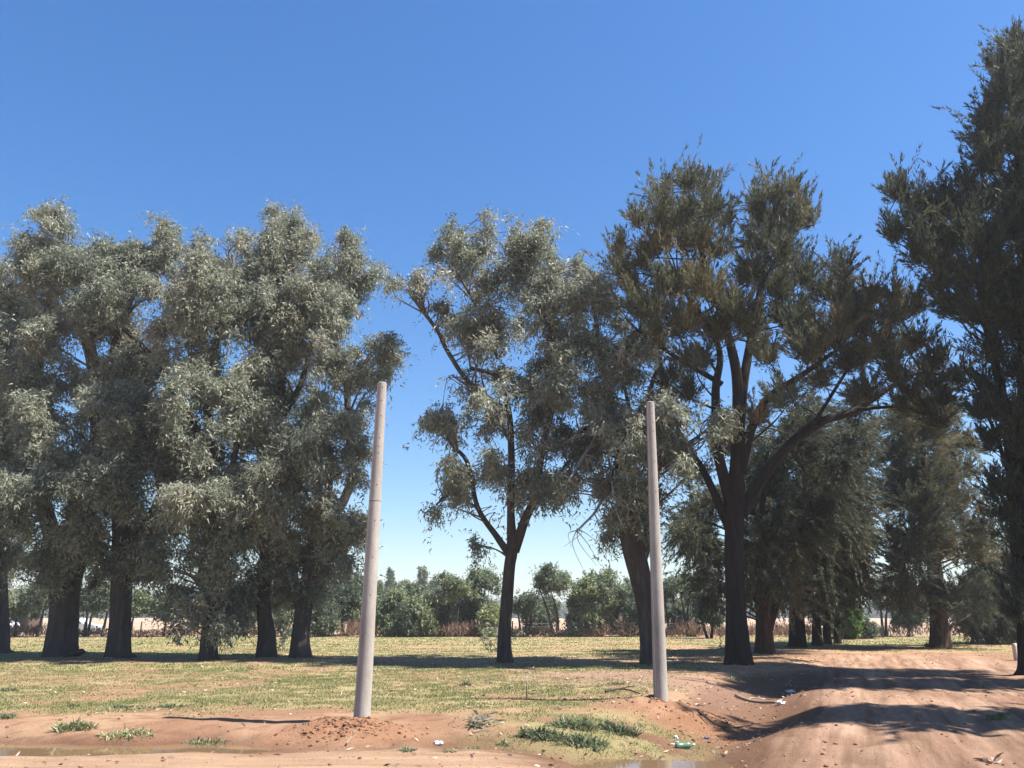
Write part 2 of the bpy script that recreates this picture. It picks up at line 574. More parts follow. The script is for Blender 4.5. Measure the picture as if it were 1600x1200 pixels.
GC = ground_colour(GX, GY, GZ) * 0.54
on_side = (gc > 0.35) & (GX > 2.0)
TRK = np.where(on_side[..., None], np.stack([gc * 3.2 + 0.05 * ga, ga * 0.20, 0 * gc], -1), np.stack([GX * 0.35, GY * 3.0, 0 * GX + 5], -1))
ROADN = np.clip(np.maximum(side_road(GX, GY), (GY < gey + .2) * 0.55 + sstep(0.8, 1.6, gc) * (GY < 13) * .4), 0, 1) * (np.abs(GX) < 60) * (np.abs(GY) < 60)
gm, nt, b, out = mat('earth_and_thatch')
att = node(nt, 'ShaderNodeAttribute', attribute_name='albedo')
n_c = tex(nt, 'noise', 2.6, 6, 0.7)
n_f = tex(nt, 'noise', 11.0, 8, 0.75)
n_g = tex(nt, 'noise', 45.0, 5, 0.7)
mm = node(nt, 'ShaderNodeMath', operation='MULTIPLY_ADD')
nt.links.new(n_g, mm.inputs[0]); mm.inputs[1].default_value = 0.8
nt.links.new(n_f, mm.inputs[2])
m3 = node(nt, 'ShaderNodeMath', operation='MULTIPLY_ADD')
nt.links.new(n_c, m3.inputs[0]); m3.inputs[1].default_value = 0.6
nt.links.new(mm.outputs[0], m3.inputs[2])
rr_ = ramp(nt, m3.outputs[0], [(0.80, (0.45, 0.42, 0.40)), (1.08, (0.86, 0.85, 0.84)), (1.25, (1.04, 1.04, 1.04)), (1.5, (1.35, 1.33, 1.28))], 1)
# wheel streaks along the roads: noise stretched along the direction of travel
ta = node(nt, 'ShaderNodeAttribute', attribute_name='track')
tn = node(nt, 'ShaderNodeTexNoise')
tn.inputs['Scale'].default_value = 1.0; tn.inputs['Detail'].default_value = 6; tn.inputs['Roughness'].default_value = 0.65
nt.links.new(ta.outputs['Vector'], tn.inputs['Vector'])
ts = ramp(nt, tn.outputs[0], [(0.32, (0.54, 0.49, 0.47)), (0.45, (0.86, 0.84, 0.83)), (0.54, (1.06, 1.07, 1.07)), (0.66, (1.34, 1.36, 1.37))], 1)
mk_ = node(nt, 'ShaderNodeAttribute', attribute_name='roadness')
mt_ = node(nt, 'ShaderNodeMix', data_type='RGBA', blend_type='MULTIPLY')
nt.links.new(mk_.outputs['Fac'], mt_.inputs[0])
nt.links.new(att.outputs['Color'], mt_.inputs[6])
nt.links.new(ts, mt_.inputs[7])
mx = node(nt, 'ShaderNodeMix', data_type='RGBA', blend_type='MULTIPLY')
mx.inputs[0].default_value = 1.0
nt.links.new(mt_.outputs[2], mx.inputs[6])
nt.links.new(rr_, mx.inputs[7])
nt.links.new(mx.outputs[2], b.inputs['Base Color'])
b.inputs['Roughness'].default_value = 0.95
b.inputs['Specular IOR Level'].default_value = 0.1
bump(nt, b, m3.outputs[0], 0.9, 0.05)
M['ground'] = gm

ny, nx = GX.shape
VID = np.arange(nx * ny).reshape(ny, nx)
FX = 0.25 * (GX[:-1, :-1] + GX[1:, :-1] + GX[:-1, 1:] + GX[1:, 1:])
FY = 0.25 * (GY[:-1, :-1] + GY[1:, :-1] + GY[:-1, 1:] + GY[1:, 1:])
fa, fc_ = ditch_coords(FX, FY)
is_road = (FY < edge_y(FX)) & (FY > 2) & (np.abs(FX) < 60) | (side_road(FX, FY) > 0.5) | ((fc_ > 0.9) & (FY < 12) & (FY > 2) & (FX < 60))
is_field = FY > FIELD_Y
for nm, sel in (('dirt_road', is_road & ~is_field), ('field', is_field), ('ground', ~is_road & ~is_field)):
    i, j = np.nonzero(sel)
    q = np.stack([VID[i, j], VID[i, j + 1], VID[i + 1, j + 1], VID[i + 1, j]], -1)
    ids, inv = np.unique(q, return_inverse=True)
    mb = MB()
    mb.add(np.stack([GX.ravel()[ids], GY.ravel()[ids], GZ.ravel()[ids]], -1), inv.reshape(-1, 4))
    o = mb.build(nm, M['ground'], smooth=True)
    o['kind'] = 'structure'
    ca = o.data.attributes.new('albedo', 'FLOAT_COLOR', 'POINT')
    cc = np.concatenate([GC.reshape(-1, 3)[ids], np.ones((len(ids), 1))], 1).astype(np.float32)
    ca.data.foreach_set('color', cc.ravel())
    for an, arr in (('track', TRK), ('roadness', ROADN)):
        v_ = o.data.attributes.new(an, 'FLOAT_VECTOR' if arr.ndim == 3 else 'FLOAT', 'POINT')
        v_.data.foreach_set('vector' if arr.ndim == 3 else 'value', arr.reshape(-1, *arr.shape[2:])[ids].astype(np.float32).ravel())

# muddy water standing in the ditches
wm, nt, b, out = mat('muddy_water')
b.inputs['Base Color'].default_value = (0.14, 0.09, 0.05, 1)
b.inputs['Roughness'].default_value = 0.06
b.inputs['IOR'].default_value = 1.33
bump(nt, b, tex(nt, 'noise', 6, 2), 0.06, 0.01)
M['water'] = wm


def water(poly, z):
    mb = MB()
    P = np.array([(x, y, z) for x, y in poly])
    c = P.mean(0)
    n = len(P)
    V = np.vstack([P, c])
    mb.add(V, None, [(i, (i + 1) % n, n) for i in range(n)])
    o = mb.build('water', M['water'])
    o['kind'] = 'structure'


water([(-18, 11.4), (-2.6, 11.4), (-2.6, 13.3), (-18, 13.5)], -0.085)
water([(-0.6, 10.2), (0.6, 9.6), (2.7, 9.6), (3.4, 11.4), (3.0, 12.6), (1.0, 12.9), (-0.4, 12.4)], -0.283)


# ------------------------------------------------------------------ foliage
LAI = 2.2


def fill_blob(mb, c, R, kind, lai, dens, prm):
    # sprays reach past the clump, so its core is drawn in
    R = np.maximum(R - (0.34 if kind == 'cas' else 0.10), 0.45 * R)
    """fills one clump with drooping leaf sprays or needle plumes"""
    l0, w0 = prm['leaf']
    a_leaf = l0 * w0 * 0.5
    ntot = int((2.6 if kind == 'cas' else LAI) * lai * math.pi * (R[0] + .3) * (R[2] + .3) / (a_leaf * 0.5))
    per = prm['per']
    ns = max(3, ntot // per)
    # sub clumps inside the blob
    m = prm.get('sub', 5)
    sc = c + rdir(m) * (RNG.random((m, 1)) ** 0.4) * R * 0.72
    pick = RNG.integers(0, m, ns)
    d = rdir(ns)
    rad = RNG.random(ns)[:, None] ** 0.45
    p0 = sc[pick] + d * rad * R * 0.52
    if kind == 'euc' and prm.get('warp', 1):
        for fq, am in ((0.5, 1.3), (1.4, 0.7)):
            p0 = p0 + np.stack([vnoise(p0[:, 0] * fq + 31 * i, p0[:, 1] * fq, p0[:, 2] * fq + 7 * i, s=70 + i) - 0.5 for i in range(3)], -1) * am * min(1.0, 1.1 * R[0])
    keep = RNG.random(ns) < 2 if kind == 'cas' else fbm(p0[:, 0] * 1.1, p0[:, 1] * 1.1, p0[:, 2] * 0.9, s=51, o=3) > dens + 0.165
    p0, d = p0[keep], d[keep]
    ns = len(p0)
    if ns == 0:
        return sc
    outw = unit((p0 - c) / R + 1e-6)
    up = np.array([0, 0, 1.0])
    tw = unit(outw * prm['out'] + up * prm['up'] + rdir(ns) * prm['rnd'])
    tl = prm['twig'] * (0.6 + 0.8 * RNG.random(ns)) * np.where(RNG.random(ns) < 0.15, 1.9, 1.0)
    t = RNG.random((ns, per))
    P = p0[:, None] + tw[:, None] * (t * tl[:, None])[..., None]
    P[..., 2] -= prm['sag'] * (t ** 2) * tl[:, None]
    spread = prm['spread'] * (1.05 - 0.98 * t) if kind == 'cas' else np.full_like(t, prm['spread'])
    rd = RNG.normal(size=(ns, per, 3))
    if kind == 'cas':
        rd = unit(rd) * np.sqrt(RNG.random((ns, per, 1))) * 2
    P = P + rd * spread[..., None] * 0.5
    D = unit(tw[:, None] * prm['along'] + up * prm['hang'] + RNG.normal(size=(ns, per, 3)) * prm['lr'])
    if kind == 'cas':
        D = unit(D + rd * 0.28)
    L = l0 * (0.6 + 0.8 * RNG.random((ns, per)))
    W = w0 * (0.6 + 0.8 * RNG.random((ns, per)))
    base = fbm(p0[:, 0] * 0.35 + 7, p0[:, 1] * 0.35, p0[:, 2] * 0.35, s=61, o=2)
    tint = prm['tint'] + (base - 0.5)[:, None] * prm['tvar'] + 0.16 * RNG.normal(size=(ns, 1)) + 0.12 * RNG.normal(size=(ns, per))
    mb.leaves(P.reshape(-1, 3), D.reshape(-1, 3), L.ravel(), W.ravel(), np.clip(tint, 0.0, 1).ravel(), tri=True)
    return sc


EUC = dict(leaf=(0.185, 0.058), per=18, out=0.55, up=-0.15, rnd=0.6, twig=0.48, sag=0.45, spread=0.17, along=0.35, hang=-0.5, lr=0.6, tint=0.52, tvar=0.9, sub=6)
CAS = dict(leaf=(0.17, 0.042), per=60, out=0.50, up=0.78, rnd=0.30, twig=0.90, sag=0.05, spread=0.21, along=1.0, hang=0.05, lr=0.20, tint=0.45, tvar=1.2, sub=6)
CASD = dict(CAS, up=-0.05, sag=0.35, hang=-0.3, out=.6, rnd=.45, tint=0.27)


def nums(s):
    return [tuple(float(v) for v in t.split(',')) for t in s.split()]


def path(spec, Y, dy=0.0):
    """'px,py,width' triples -> world points and radii, drifting dy metres in depth"""
    pts = nums(spec)
    n = len(pts)
    P, R = [], []
    for i, p in enumerate(pts):
        y = Y + dy * (i / max(n - 1, 1)) ** 1.2
        P.append(at(p[0], p[1], y))
        R.append(p[2] * mpp(y, p[1]) / 2)
    return np.array(P), np.array(R)


def pp_up(prm):
    return prm['up'] > 0.5


def big_tree(name, label, cat, group, base, trunk, limbs, blobs, kind='euc', depth=2.6, lai=1.0, dens=0.30, bark='euc_bark', limb_bark=None, leaf=None, prm=None, extra=None, flute=0.16, dead=None, low_droop=None):
    g = ground_at(*base, z=0.22)
    Y = g[1]
    g[2] = H1(g[0], g[1])
    root = thing(name, label, cat, g, group)
    seed = base[0] * 0.37
    # trunk with flared foot
    P, R = path(trunk, Y)
    foot = g.copy(); foot[2] -= 0.15
    r0 = R[0]
    P = np.vstack([[foot], [[g[0] * 0.5 + P[0][0] * 0.5, Y, max(g[2] + 0.12, 0.2)]], P])
    R = np.concatenate([[r0 * 1.5], [r0 * 1.2], R]) * 0.93
    mb = MB()
    mb.tube(P, R, 28, smooth=6, flute=flute, seed=seed)
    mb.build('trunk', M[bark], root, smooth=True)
    sk_p, sk_r = spline(P[1:], R[1:], 6)
    SKP, SKR = [sk_p], [sk_r]
    for i, l in enumerate(limbs):
        dy = (-1) ** i * (0.6 + 1.3 * RNG.random())
        p, r = path(l, Y, dy)
        mb = MB()
        mb.tube(p, r, 10, smooth=5, flute=0.06, seed=seed + i)
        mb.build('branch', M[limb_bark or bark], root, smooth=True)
        a, b_ = spline(p, r, 6)
        SKP.append(a); SKR.append(b_)
    for d in dead or []:
        p, r = path(d, Y, -3.0)
        mb = MB()
        mb.tube(p, r, 7, smooth=4)
        n = len(p)
        for k in range(10):
            i = RNG.integers(n // 2, n)
            q = p[i] + (RNG.random(3) - 0.5) * 0.1
            e = q + np.array([RNG.normal() * 0.5, RNG.normal() * 0.3, -0.4 - 0.9 * RNG.random()])
            mid = (q + e) / 2 + np.array([RNG.normal() * .2, 0, 0.15])
            mb.tube([q, mid, e], [r[i] * 0.45 + .004, 0.010, 0.005], 4, smooth=3)
        o = mb.build('dead_branch', M['dead_wood'], root, smooth=True)
        o['label'] = 'bleached bare broken branch'
    SKP, SKR = np.vstack(SKP), np.concatenate(SKR)
    prm = prm or (EUC if kind == 'euc' else CAS)
    mb = MB()
    bls = nums(blobs)
    if kind == 'euc':           # smaller clumps bridging neighbours break up the round shapes
        xy = np.array([b_[:3] for b_ in bls])
        for i in range(len(bls)):
            d_ = np.hypot(*(xy[:, :2] - xy[i, :2]).T)
            d_[i] = 1e9
            j = np.argsort(d_)[RNG.integers(0, 3)]
            if d_[j] < 75 and len(bls[i]) == 3:
                m_ = (xy[i] + xy[j]) / 2
                bls.append((m_[0] + RNG.normal() * 6, m_[1] + RNG.normal() * 8, 0.55 * m_[2]))
    for bl in bls:
        px, py, r = bl[:3]
        for k, sgn in enumerate((-1, 1)):
            if len(bl) > 3:
                yy = Y + bl[3] + (k * 0.8)
            else:
                yy = Y + sgn * depth * (0.15 + 0.85 * RNG.random()) * min(1.0, 0.45 + r / 45) * ((0.75 + 0.9 * min(1.0, max(0.0, (py - 350) / 430)) - 1.1 * min(1.0, max(0.0, (py - 735) / 100))) if k == 0 and kind == 'euc' else 1.0)
            c = at(px + RNG.normal() * 3, py + RNG.normal() * 3, yy)
            s = r * mpp(yy, py) * 1.02
            if kind == 'cas' and pp_up(prm):
                c[2] -= 0.5 if py < 480 else 0.25
            R3 = s * (np.array([0.8 + .4 * RNG.random(), 1.0, 0.85 + .45 * RNG.random()]) if kind == 'euc' else np.ones(3))
            pp = prm
            if low_droop and py > low_droop:
                pp = CASD
            sc = fill_blob(mb, c, R3, kind, lai * (1.0 if k == 0 else 0.8), dens, pp)
            # bough from the skeleton to the clump
            dv = SKP - c
            dist = np.linalg.norm(dv, axis=1)
            cost = dist + 1.6 * np.maximum(0, SKP[:, 2] - (c[2] - 0.35 * np.hypot(dv[:, 0], dv[:, 1])))
            i = int(np.argmin(cost))
            L = dist[i]
            if L > 0.3:
                mid = (SKP[i] + c) / 2 + np.array([RNG.normal() * .12 * L, RNG.normal() * .1 * L, (0.06 if kind == 'euc' else 0.02) * L])
                rs = min(SKR[i] * 0.6, 0.018 + 0.011 * L)
                mb.tube([SKP[i], mid, c], [rs, rs * 0.65, 0.014], 5, m=1, smooth=4, cap=False)
            for q in sc:
                mid = (c + q) / 2 + RNG.normal(size=3) * 0.08 * s
                mb.tube([c, mid, q], [0.014, 0.010, 0.006], 4, m=1, cap=False)
    mb.build('crown', [leaf or M['euc_leaf' if kind == 'euc' else 'cas_leaf'], M['twig' if kind != 'euc' else 'pale_bark']], root)
    return root


def shoots(root, base_px, n, R, h, m='euc_leaf'):
    mb = MB()
    g = ground_at(*base_px, z=0.22)
    for k in range(n):
        a = RNG.random() * 6.28
        p = g + np.array([math.cos(a) * R * .4, math.sin(a) * R * .4 - 0.3, 0])
        e = p + np.array([RNG.normal() * R * .6, RNG.normal() * R * .5, h * (0.5 + 0.6 * RNG.random())])
        mb.tube([p, (p + e) / 2 + RNG.normal(size=3) * .05, e], [.012, .008, .004], 4, m=1)
        c = 26
        t = RNG.random((c, 1)) ** 0.6
        P = p + (e - p) * t + RNG.normal(size=(c, 3)) * .05
        mb.leaves(P, unit(RNG.normal(size=(c, 3)) + [0, 0, -.2]), np.full(c, .2), np.full(c, .07), np.clip(.4 + .2 * RNG.normal(size=c), 0, 1))
    mb.build('basal_shoots', [M[m], M['twig']], root)


GE = 'eucalyptus trees in the row on the left'
big_tree('eucalyptus_tree', 'eucalyptus cut off by the left edge of the photo', 'tree', GE, (0, 1016),
         '0,985,28 -2,930,26 -5,860,26 -12,760,22 -18,650,18 -12,520,12 -4,440,6', [],
         '15,885,22 -2,415,16 -20,430,28 -12,470,30 -25,510,50 -8,560,42 -25,620,55 5,640,38 -10,690,50 8,740,40 -28,770,55 -4,810,45 8,850,30 -20,860,40 -15,905,26')
big_tree('eucalyptus_tree', 'eucalyptus with the thickest, low forking trunk, pale leaf sprays hanging before it', 'tree', GE, (99, 1021),
         '100,975,46 103,930,46 105,898,48',
         ['98,905,34 85,850,26 66,770,22 54,660,18 66,530,13 88,420,8 95,350,4', '112,905,32 130,850,26 142,770,20 150,660,17 140,560,12 110,480,9'],
         '95,338,24 118,370,20 62,362,26 32,372,18 85,388,32 52,408,34 100,430,42 62,468,42 32,520,48 130,462,40 85,520,44 112,582,20 72,588,26 150,578,20 16,600,52 62,640,44 28,690,48 60,745,50,-3.2 75,790,38,-3.4 18,770,46 132,720,40 98,690,42 55,880,36,-3.0 35,905,22,-3.0 85,855,28,-2.8 112,850,30 140,800,34 90,930,14')
big_tree('eucalyptus_tree', 'straight eucalyptus next right of the thickest low forking trunk, round tuft on top', 'tree', GE, (187, 1023),
         '187,980,34 189,930,33 190,885,34 188,830,26 182,750,20 176,650,16 172,570,13 200,480,9 238,400,5',
         ['192,885,24 224,832,20 254,772,17 272,700,13 262,640,9', '176,660,11 160,600,9 140,520,7'],
         '245,362,22 262,384,18 226,390,17 160,393,24 196,400,26 150,420,24 215,420,28 180,450,34 250,432,24 276,446,28 150,500,38 200,505,38 262,520,26 232,560,38 188,570,36 160,640,38 212,640,42 240,690,44,-2.8 258,645,34 190,700,42 160,755,42 240,755,42 200,795,34 140,830,28 228,820,28 272,800,34 215,865,26 160,880,22')
big_tree('eucalyptus_tree', 'eucalyptus with leaves hanging almost to the grass around its narrow dark trunk', 'tree', GE, (327, 1026),
         '327,985,26 329,940,26 331,880,25 332,820,22 330,740,19 326,640,15 340,520,11 365,420,6',
         ['330,760,13 300,660,11 240,560,9 165,490,7 112,452,4', '333,800,12 365,720,9 372,640,7'],
         '308,392,14 346,385,19 372,378,18 342,410,26 376,410,23 312,432,28 350,450,32 320,480,36 290,482,28 366,505,26 300,540,38 340,570,32 290,612,38 350,640,38 310,660,42 280,720,42 320,760,46 360,740,42 288,800,38 335,840,42 270,860,38 310,905,33 300,950,24 350,900,36 362,950,20 384,830,36 268,920,28 252,890,28 285,975,12 345,970,16')
big_tree('eucalyptus_tree', 'eucalyptus with a curved flared foot and the tallest pointed top of the left row', 'tree', GE, (416, 1023),
         '416,990,28 412,950,23 415,880,22 420,800,20 430,700,17 440,600,13 440,480,9 434,380,5',
         ['424,760,12 400,680,10 385,600,7', '436,660,11 470,600,9 490,520,6'],
         '430,330,13 440,354,21 424,374,20 456,384,24 482,372,17 414,410,33 456,420,38 400,442,28 430,470,46 482,450,38 400,492,32 440,530,46 412,560,32 480,500,36 390,622,36 430,618,36 402,680,42 440,700,42 390,760,42 430,780,42 402,850,42 440,860,36 392,925,32 425,915,28 452,925,22')
t = big_tree('eucalyptus_tree', 'eucalyptus nearest the left concrete pole, leaning trunk with a broken stub', 'tree', GE, (470, 1024),
             '470,990,29 477,940,28 489,880,28 497,830,26 506,790,20 513,765,14 516,748,11',
             ['500,850,18 522,805,16 538,780,15 552,735,13 545,680,11 541,600,10 526,545,8 518,480,5', '506,795,10 493,745,9 480,700,6', '541,620,6 560,580,5 585,545,3', '520,500,6 548,460,5 575,430,3'],
             '535,374,14 550,396,18 522,400,23 556,430,22 586,424,15 570,440,14 508,430,36 530,470,28 548,460,20 500,480,33 512,520,26 530,560,19 560,552,19 586,540,22 605,534,14 612,555,11 600,572,16 592,594,8 550,590,14 490,560,28 518,640,30 562,640,19 485,640,33 545,682,24 500,690,32 566,690,15 468,730,36 516,725,22 558,735,15 500,800,33 540,825,30 470,800,36 560,835,22 512,860,32 550,870,22 574,842,11 480,870,32 460,920,22 540,895,14 500,905,20')
shoots(t, (440, 1018), 6, 0.5, 1.1)
t = big_tree('eucalyptus_tree', 'slender eucalyptus standing alone between the two concrete poles', 'tree', 'eucalyptus trees between and behind the poles', (789, 1030),
             '788,995,22 792,935,20 796,885,19 800,855,19 798,800,13 799,720,12 795,645,10 778,590,8 735,575,6',
             ['797,868,13 776,838,10 746,792,8 730,722,7 702,690,5 690,650,3', '803,862,17 819,815,15 834,778,13 848,700,11 866,610,10 858,510,8 810,420,5', '790,640,9 735,600,8 700,550,7 684,518,6 660,485,6 640,458,4', '748,795,5 705,772,4 682,788,3', '778,560,6 745,480,5 712,420,4 700,375,2', '838,780,7 870,745,5 905,700,4'],
             '712,352,14 752,345,16 720,370,13 696,394,13 690,406,10 800,362,20 850,370,18 830,376,14 760,386,25 800,400,32 722,402,22 840,410,32 905,410,20 890,430,27 930,440,22 742,440,36 790,450,40 850,460,36 910,470,32 940,470,18 732,490,36 775,500,36 836,490,32 880,520,36 762,552,34 840,560,26 866,575,32 722,540,22 910,540,27 625,432,15 650,426,16 680,430,16 612,450,10 640,452,12 670,450,12 690,480,16 705,505,18 722,590,26 750,610,27 792,605,30 840,625,32 700,592,13 690,640,17 676,652,12 706,670,16 730,650,16 770,660,20 820,660,30 850,672,27 882,632,27 700,720,12 722,742,15 690,790,14 715,780,13 746,762,17 770,720,16 826,692,25 832,742,27 850,765,24 820,782,20 882,700,17 790,742,12 741,852,6 770,800,9 892,760,14 902,722,19', depth=2.4, dens=0.37, lai=0.72)
shoots(t, (772, 1018), 7, 0.6, 1.2)
big_tree('eucalyptus_tree', 'eucalyptus right behind the right concrete pole, trunk leaning left with bleached broken branches', 'tree', 'eucalyptus trees between and behind the poles', (1019, 1033),
         '1014,1000,28 1010,950,31 1002,905,35 990,855,38 981,805,34 975,755,26 968,700,20 958,640,15',
         ['1000,880,20 1016,820,18 1018,745,14 1008,660,10 1022,590,7 1040,560,4', '958,645,9 944,580,7 931,500,6 926,470,4', '985,785,11 1038,722,9 1092,682,6', '962,660,9 918,668,7 882,692,5', '990,850,12 985,760,10 990,680,8 975,600,5'],
         '940,510,22 926,540,16 965,520,22 985,532,22 1010,522,26 1032,542,17 962,582,16 988,592,17 930,602,20 950,642,26 972,652,26 910,642,20 940,682,26 980,690,26 900,692,20 920,722,26 960,742,22 1000,742,22 890,742,16 1006,662,22 1042,640,28 1076,640,30 1110,652,23 1060,680,32 1100,690,27 1126,670,14 1030,700,27 1080,722,22 1030,752,17 958,800,11 956,830,11 990,765,17 1040,772,12 878,760,10 1000,800,12 1005,840,10', depth=2.3, dens=0.34, lai=0.8,
         dead=['942,625,8 954,592,8 966,568,6 970,546,4', '938,640,7 932,680,6 912,712,5 888,752,3', '962,720,6 945,770,5 930,800,4 903,828,3', '948,700,5 955,740,4 958,775,3'])

GC_ = 'casuarina trees along the dirt side road'
big_tree('casuarina_tree', 'biggest dark casuarina with twin feathery tops and long limbs arching over the dirt road', 'tree', GC_, (1150, 1033),
         '1150,995,38 1148,940,32 1146,860,31 1148,785,30 1152,720,24 1153,650,20 1150,580,17 1130,500,13 1106,430,10 1086,350,7 1072,275,3',
         ['1152,715,18 1160,610,15 1175,520,12 1190,440,9 1205,360,6 1215,290,3', '1143,790,20 1122,705,16 1118,610,13 1122,540,9 1060,440,6', '1158,805,20 1180,765,19 1215,715,16 1270,665,14 1335,641,11 1390,606,8 1440,581,6 1490,592,3', '1158,740,17 1172,675,15 1200,622,12 1250,588,9 1310,545,5', '1142,830,15 1104,745,11 1070,690,7 1040,640,4', '1128,600,9 1060,560,7 1000,520,4', '1270,664,6 1310,600,5 1345,545,3', '1340,640,6 1405,636,4 1455,650,3 1482,668,2'],
         '1072,275,15 1040,290,15 1102,283,16 1024,328,22 1060,328,30 1106,320,25 1000,335,14 1132,335,10 1080,370,36 1030,380,32 1126,380,26 1206,290,16 1180,302,14 1230,288,16 1252,310,15 1200,332,28 1240,342,25 1266,330,10 1186,372,27 1230,388,32 1172,420,30 962,384,15 972,410,17 990,432,18 1000,402,12 1050,430,36 1100,440,38 1020,472,30 985,460,15 1150,470,34 1212,440,34 1252,420,22 1070,502,34 1120,522,30 1180,502,34 1240,492,36 1280,442,22 1312,400,7 1312,424,10 1310,452,22 1030,530,25 1080,560,28 1200,552,30 1262,542,36 1330,482,27 1360,452,17 1390,452,16 1350,502,34 1400,492,27 1430,482,17 1300,522,36 1380,542,34 1430,532,26 1470,560,21 1330,562,30 1280,592,25 1400,582,25 1450,592,18 1498,590,12 1230,620,22 1080,610,20 1050,590,18 1180,650,18 1360,610,18 1405,632,10 1440,642,11 1470,655,12 1420,612,14 1340,622,12 1470,620,14',
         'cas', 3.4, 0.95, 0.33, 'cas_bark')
big_tree('casuarina_tree', 'casuarina with twin reddish trunks just right of the biggest dark trunk, olive foliage hanging low', 'tree', GC_, (1195, 1017),
         '1194,985,27 1192,940,23 1190,870,21 1196,780,17 1222,690,9', ['1200,985,16 1214,930,14 1224,860,12 1250,780,9 1270,700,6'],
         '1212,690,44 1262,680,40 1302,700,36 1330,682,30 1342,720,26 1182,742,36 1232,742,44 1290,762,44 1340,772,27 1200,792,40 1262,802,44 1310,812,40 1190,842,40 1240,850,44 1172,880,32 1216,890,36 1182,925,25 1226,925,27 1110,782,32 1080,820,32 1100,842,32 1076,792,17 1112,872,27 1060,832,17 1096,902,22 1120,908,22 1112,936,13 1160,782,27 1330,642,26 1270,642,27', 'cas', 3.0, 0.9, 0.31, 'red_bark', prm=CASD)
big_tree('casuarina_tree', 'casuarina with a grey trunk, next right of the twin reddish trunks', 'tree', GC_, (1246, 1009),
         '1246,980,25 1245,940,23 1250,880,20 1265,800,14 1280,730,8', ['1250,890,12 1290,850,9 1330,830,5'],
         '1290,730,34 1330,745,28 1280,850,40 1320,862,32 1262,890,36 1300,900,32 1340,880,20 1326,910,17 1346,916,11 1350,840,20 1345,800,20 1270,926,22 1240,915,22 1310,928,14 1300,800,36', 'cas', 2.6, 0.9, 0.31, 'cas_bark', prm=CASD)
for (bx, by, w, lab) in ((1276, 1006, 15, 'casuarina in deep shade directly right of the grey trunk by the road'), (1292, 1004, 12, 'thin far casuarina trunk between the shaded trunk and the bright green bush'), (1308, 1003, 10, 'farthest and thinnest casuarina trunk, nearest the bright green bush')):
    big_tree('casuarina_tree', lab, 'tree', GC_, (bx, by), f'{bx},980,{w} {bx+2},930,{w-1} {bx+4},870,{w-3} {bx+8},800,{w-5}', [],
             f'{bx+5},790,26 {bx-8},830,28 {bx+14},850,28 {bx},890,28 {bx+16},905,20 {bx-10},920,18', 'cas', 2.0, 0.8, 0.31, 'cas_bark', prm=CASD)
big_tree('casuarina_tree', 'full rounded casuarina with golden brown tips on the far right of the dirt road', 'tree', GC_, (1468, 1009),
         '1468,975,29 1464,925,25 1458,860,20 1450,780,14 1440,690,7', ['1456,860,13 1480,800,10 1500,740,6', '1456,830,11 1420,780,8 1400,730,5'],
         '1440,632,18 1420,650,22 1460,650,22 1490,652,13 1400,670,21 1370,682,15 1365,666,8 1440,690,36 1480,690,27 1512,702,16 1400,712,30 1380,702,16 1450,742,40 1500,742,30 1402,752,26 1420,790,36 1390,782,17 1470,792,40 1520,792,26 1440,840,40 1500,842,36 1540,832,19 1392,842,16 1402,862,22 1420,890,36 1530,882,27 1554,852,15 1430,935,32 1402,928,18 1500,938,34 1538,930,27', 'cas', 3.2, 0.95, 0.29, 'red_bark', prm=dict(CAS, up=0.25, sag=0.2, hang=-0.1, tint=0.44, tvar=1.5))
big_tree('casuarina_tree', 'towering blackish casuarina at the right edge of the photo, reaching almost to its top', 'tree', GC_, (1612, 1043),
         '1610,1000,40 1606,900,34 1604,800,30 1603,650,26 1602,500,22 1596,350,15 1588,200,9 1578,60,4',
         ['1606,960,24 1593,880,22 1585,780,19 1578,700,17 1566,620,15 1553,560,12 1538,505,10 1512,480,7 1478,420,5 1440,365,3', '1604,700,14 1650,600,10 1680,500,6', '1598,480,12 1550,420,9 1500,370,5', '1594,800,8 1560,690,6 1530,620,4'],
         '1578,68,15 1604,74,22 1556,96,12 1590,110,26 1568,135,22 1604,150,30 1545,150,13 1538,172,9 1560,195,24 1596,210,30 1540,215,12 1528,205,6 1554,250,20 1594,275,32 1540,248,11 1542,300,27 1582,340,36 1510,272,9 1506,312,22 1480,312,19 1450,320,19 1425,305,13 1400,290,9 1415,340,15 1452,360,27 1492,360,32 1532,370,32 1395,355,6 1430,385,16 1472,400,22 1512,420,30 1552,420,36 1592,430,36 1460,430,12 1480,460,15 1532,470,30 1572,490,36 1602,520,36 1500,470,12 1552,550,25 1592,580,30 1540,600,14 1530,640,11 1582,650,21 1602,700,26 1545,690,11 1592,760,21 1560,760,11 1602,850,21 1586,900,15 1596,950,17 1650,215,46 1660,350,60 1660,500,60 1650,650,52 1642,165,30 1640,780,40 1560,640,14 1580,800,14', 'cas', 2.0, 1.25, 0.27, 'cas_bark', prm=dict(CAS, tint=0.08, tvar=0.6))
big_tree('casuarina_tree', 'low olive casuarina behind the gap between the two right-hand trunks', 'tree', GC_, (1548, 1003),
         '1548,985,14 1549,950,12 1550,910,8', [],
         '1505,950,25 1550,915,28 1582,935,28 1560,965,26 1590,975,24 1528,980,20 1600,900,30 1575,870,26 1540,985,14 1585,990,16', 'cas', 2.0, 1.0, 0.27, 'cas_bark', prm=dict(CASD, tint=0.6))
# two more trees of the right-hand row, just outside the frame; their shade bars the side road
def to_px(x, y, z):
    fw, up = y * CP + (z - CAMZ) * SP, -y * SP + (z - CAMZ) * CP
    return 800 + F * x / fw, 600 - F * up / fw


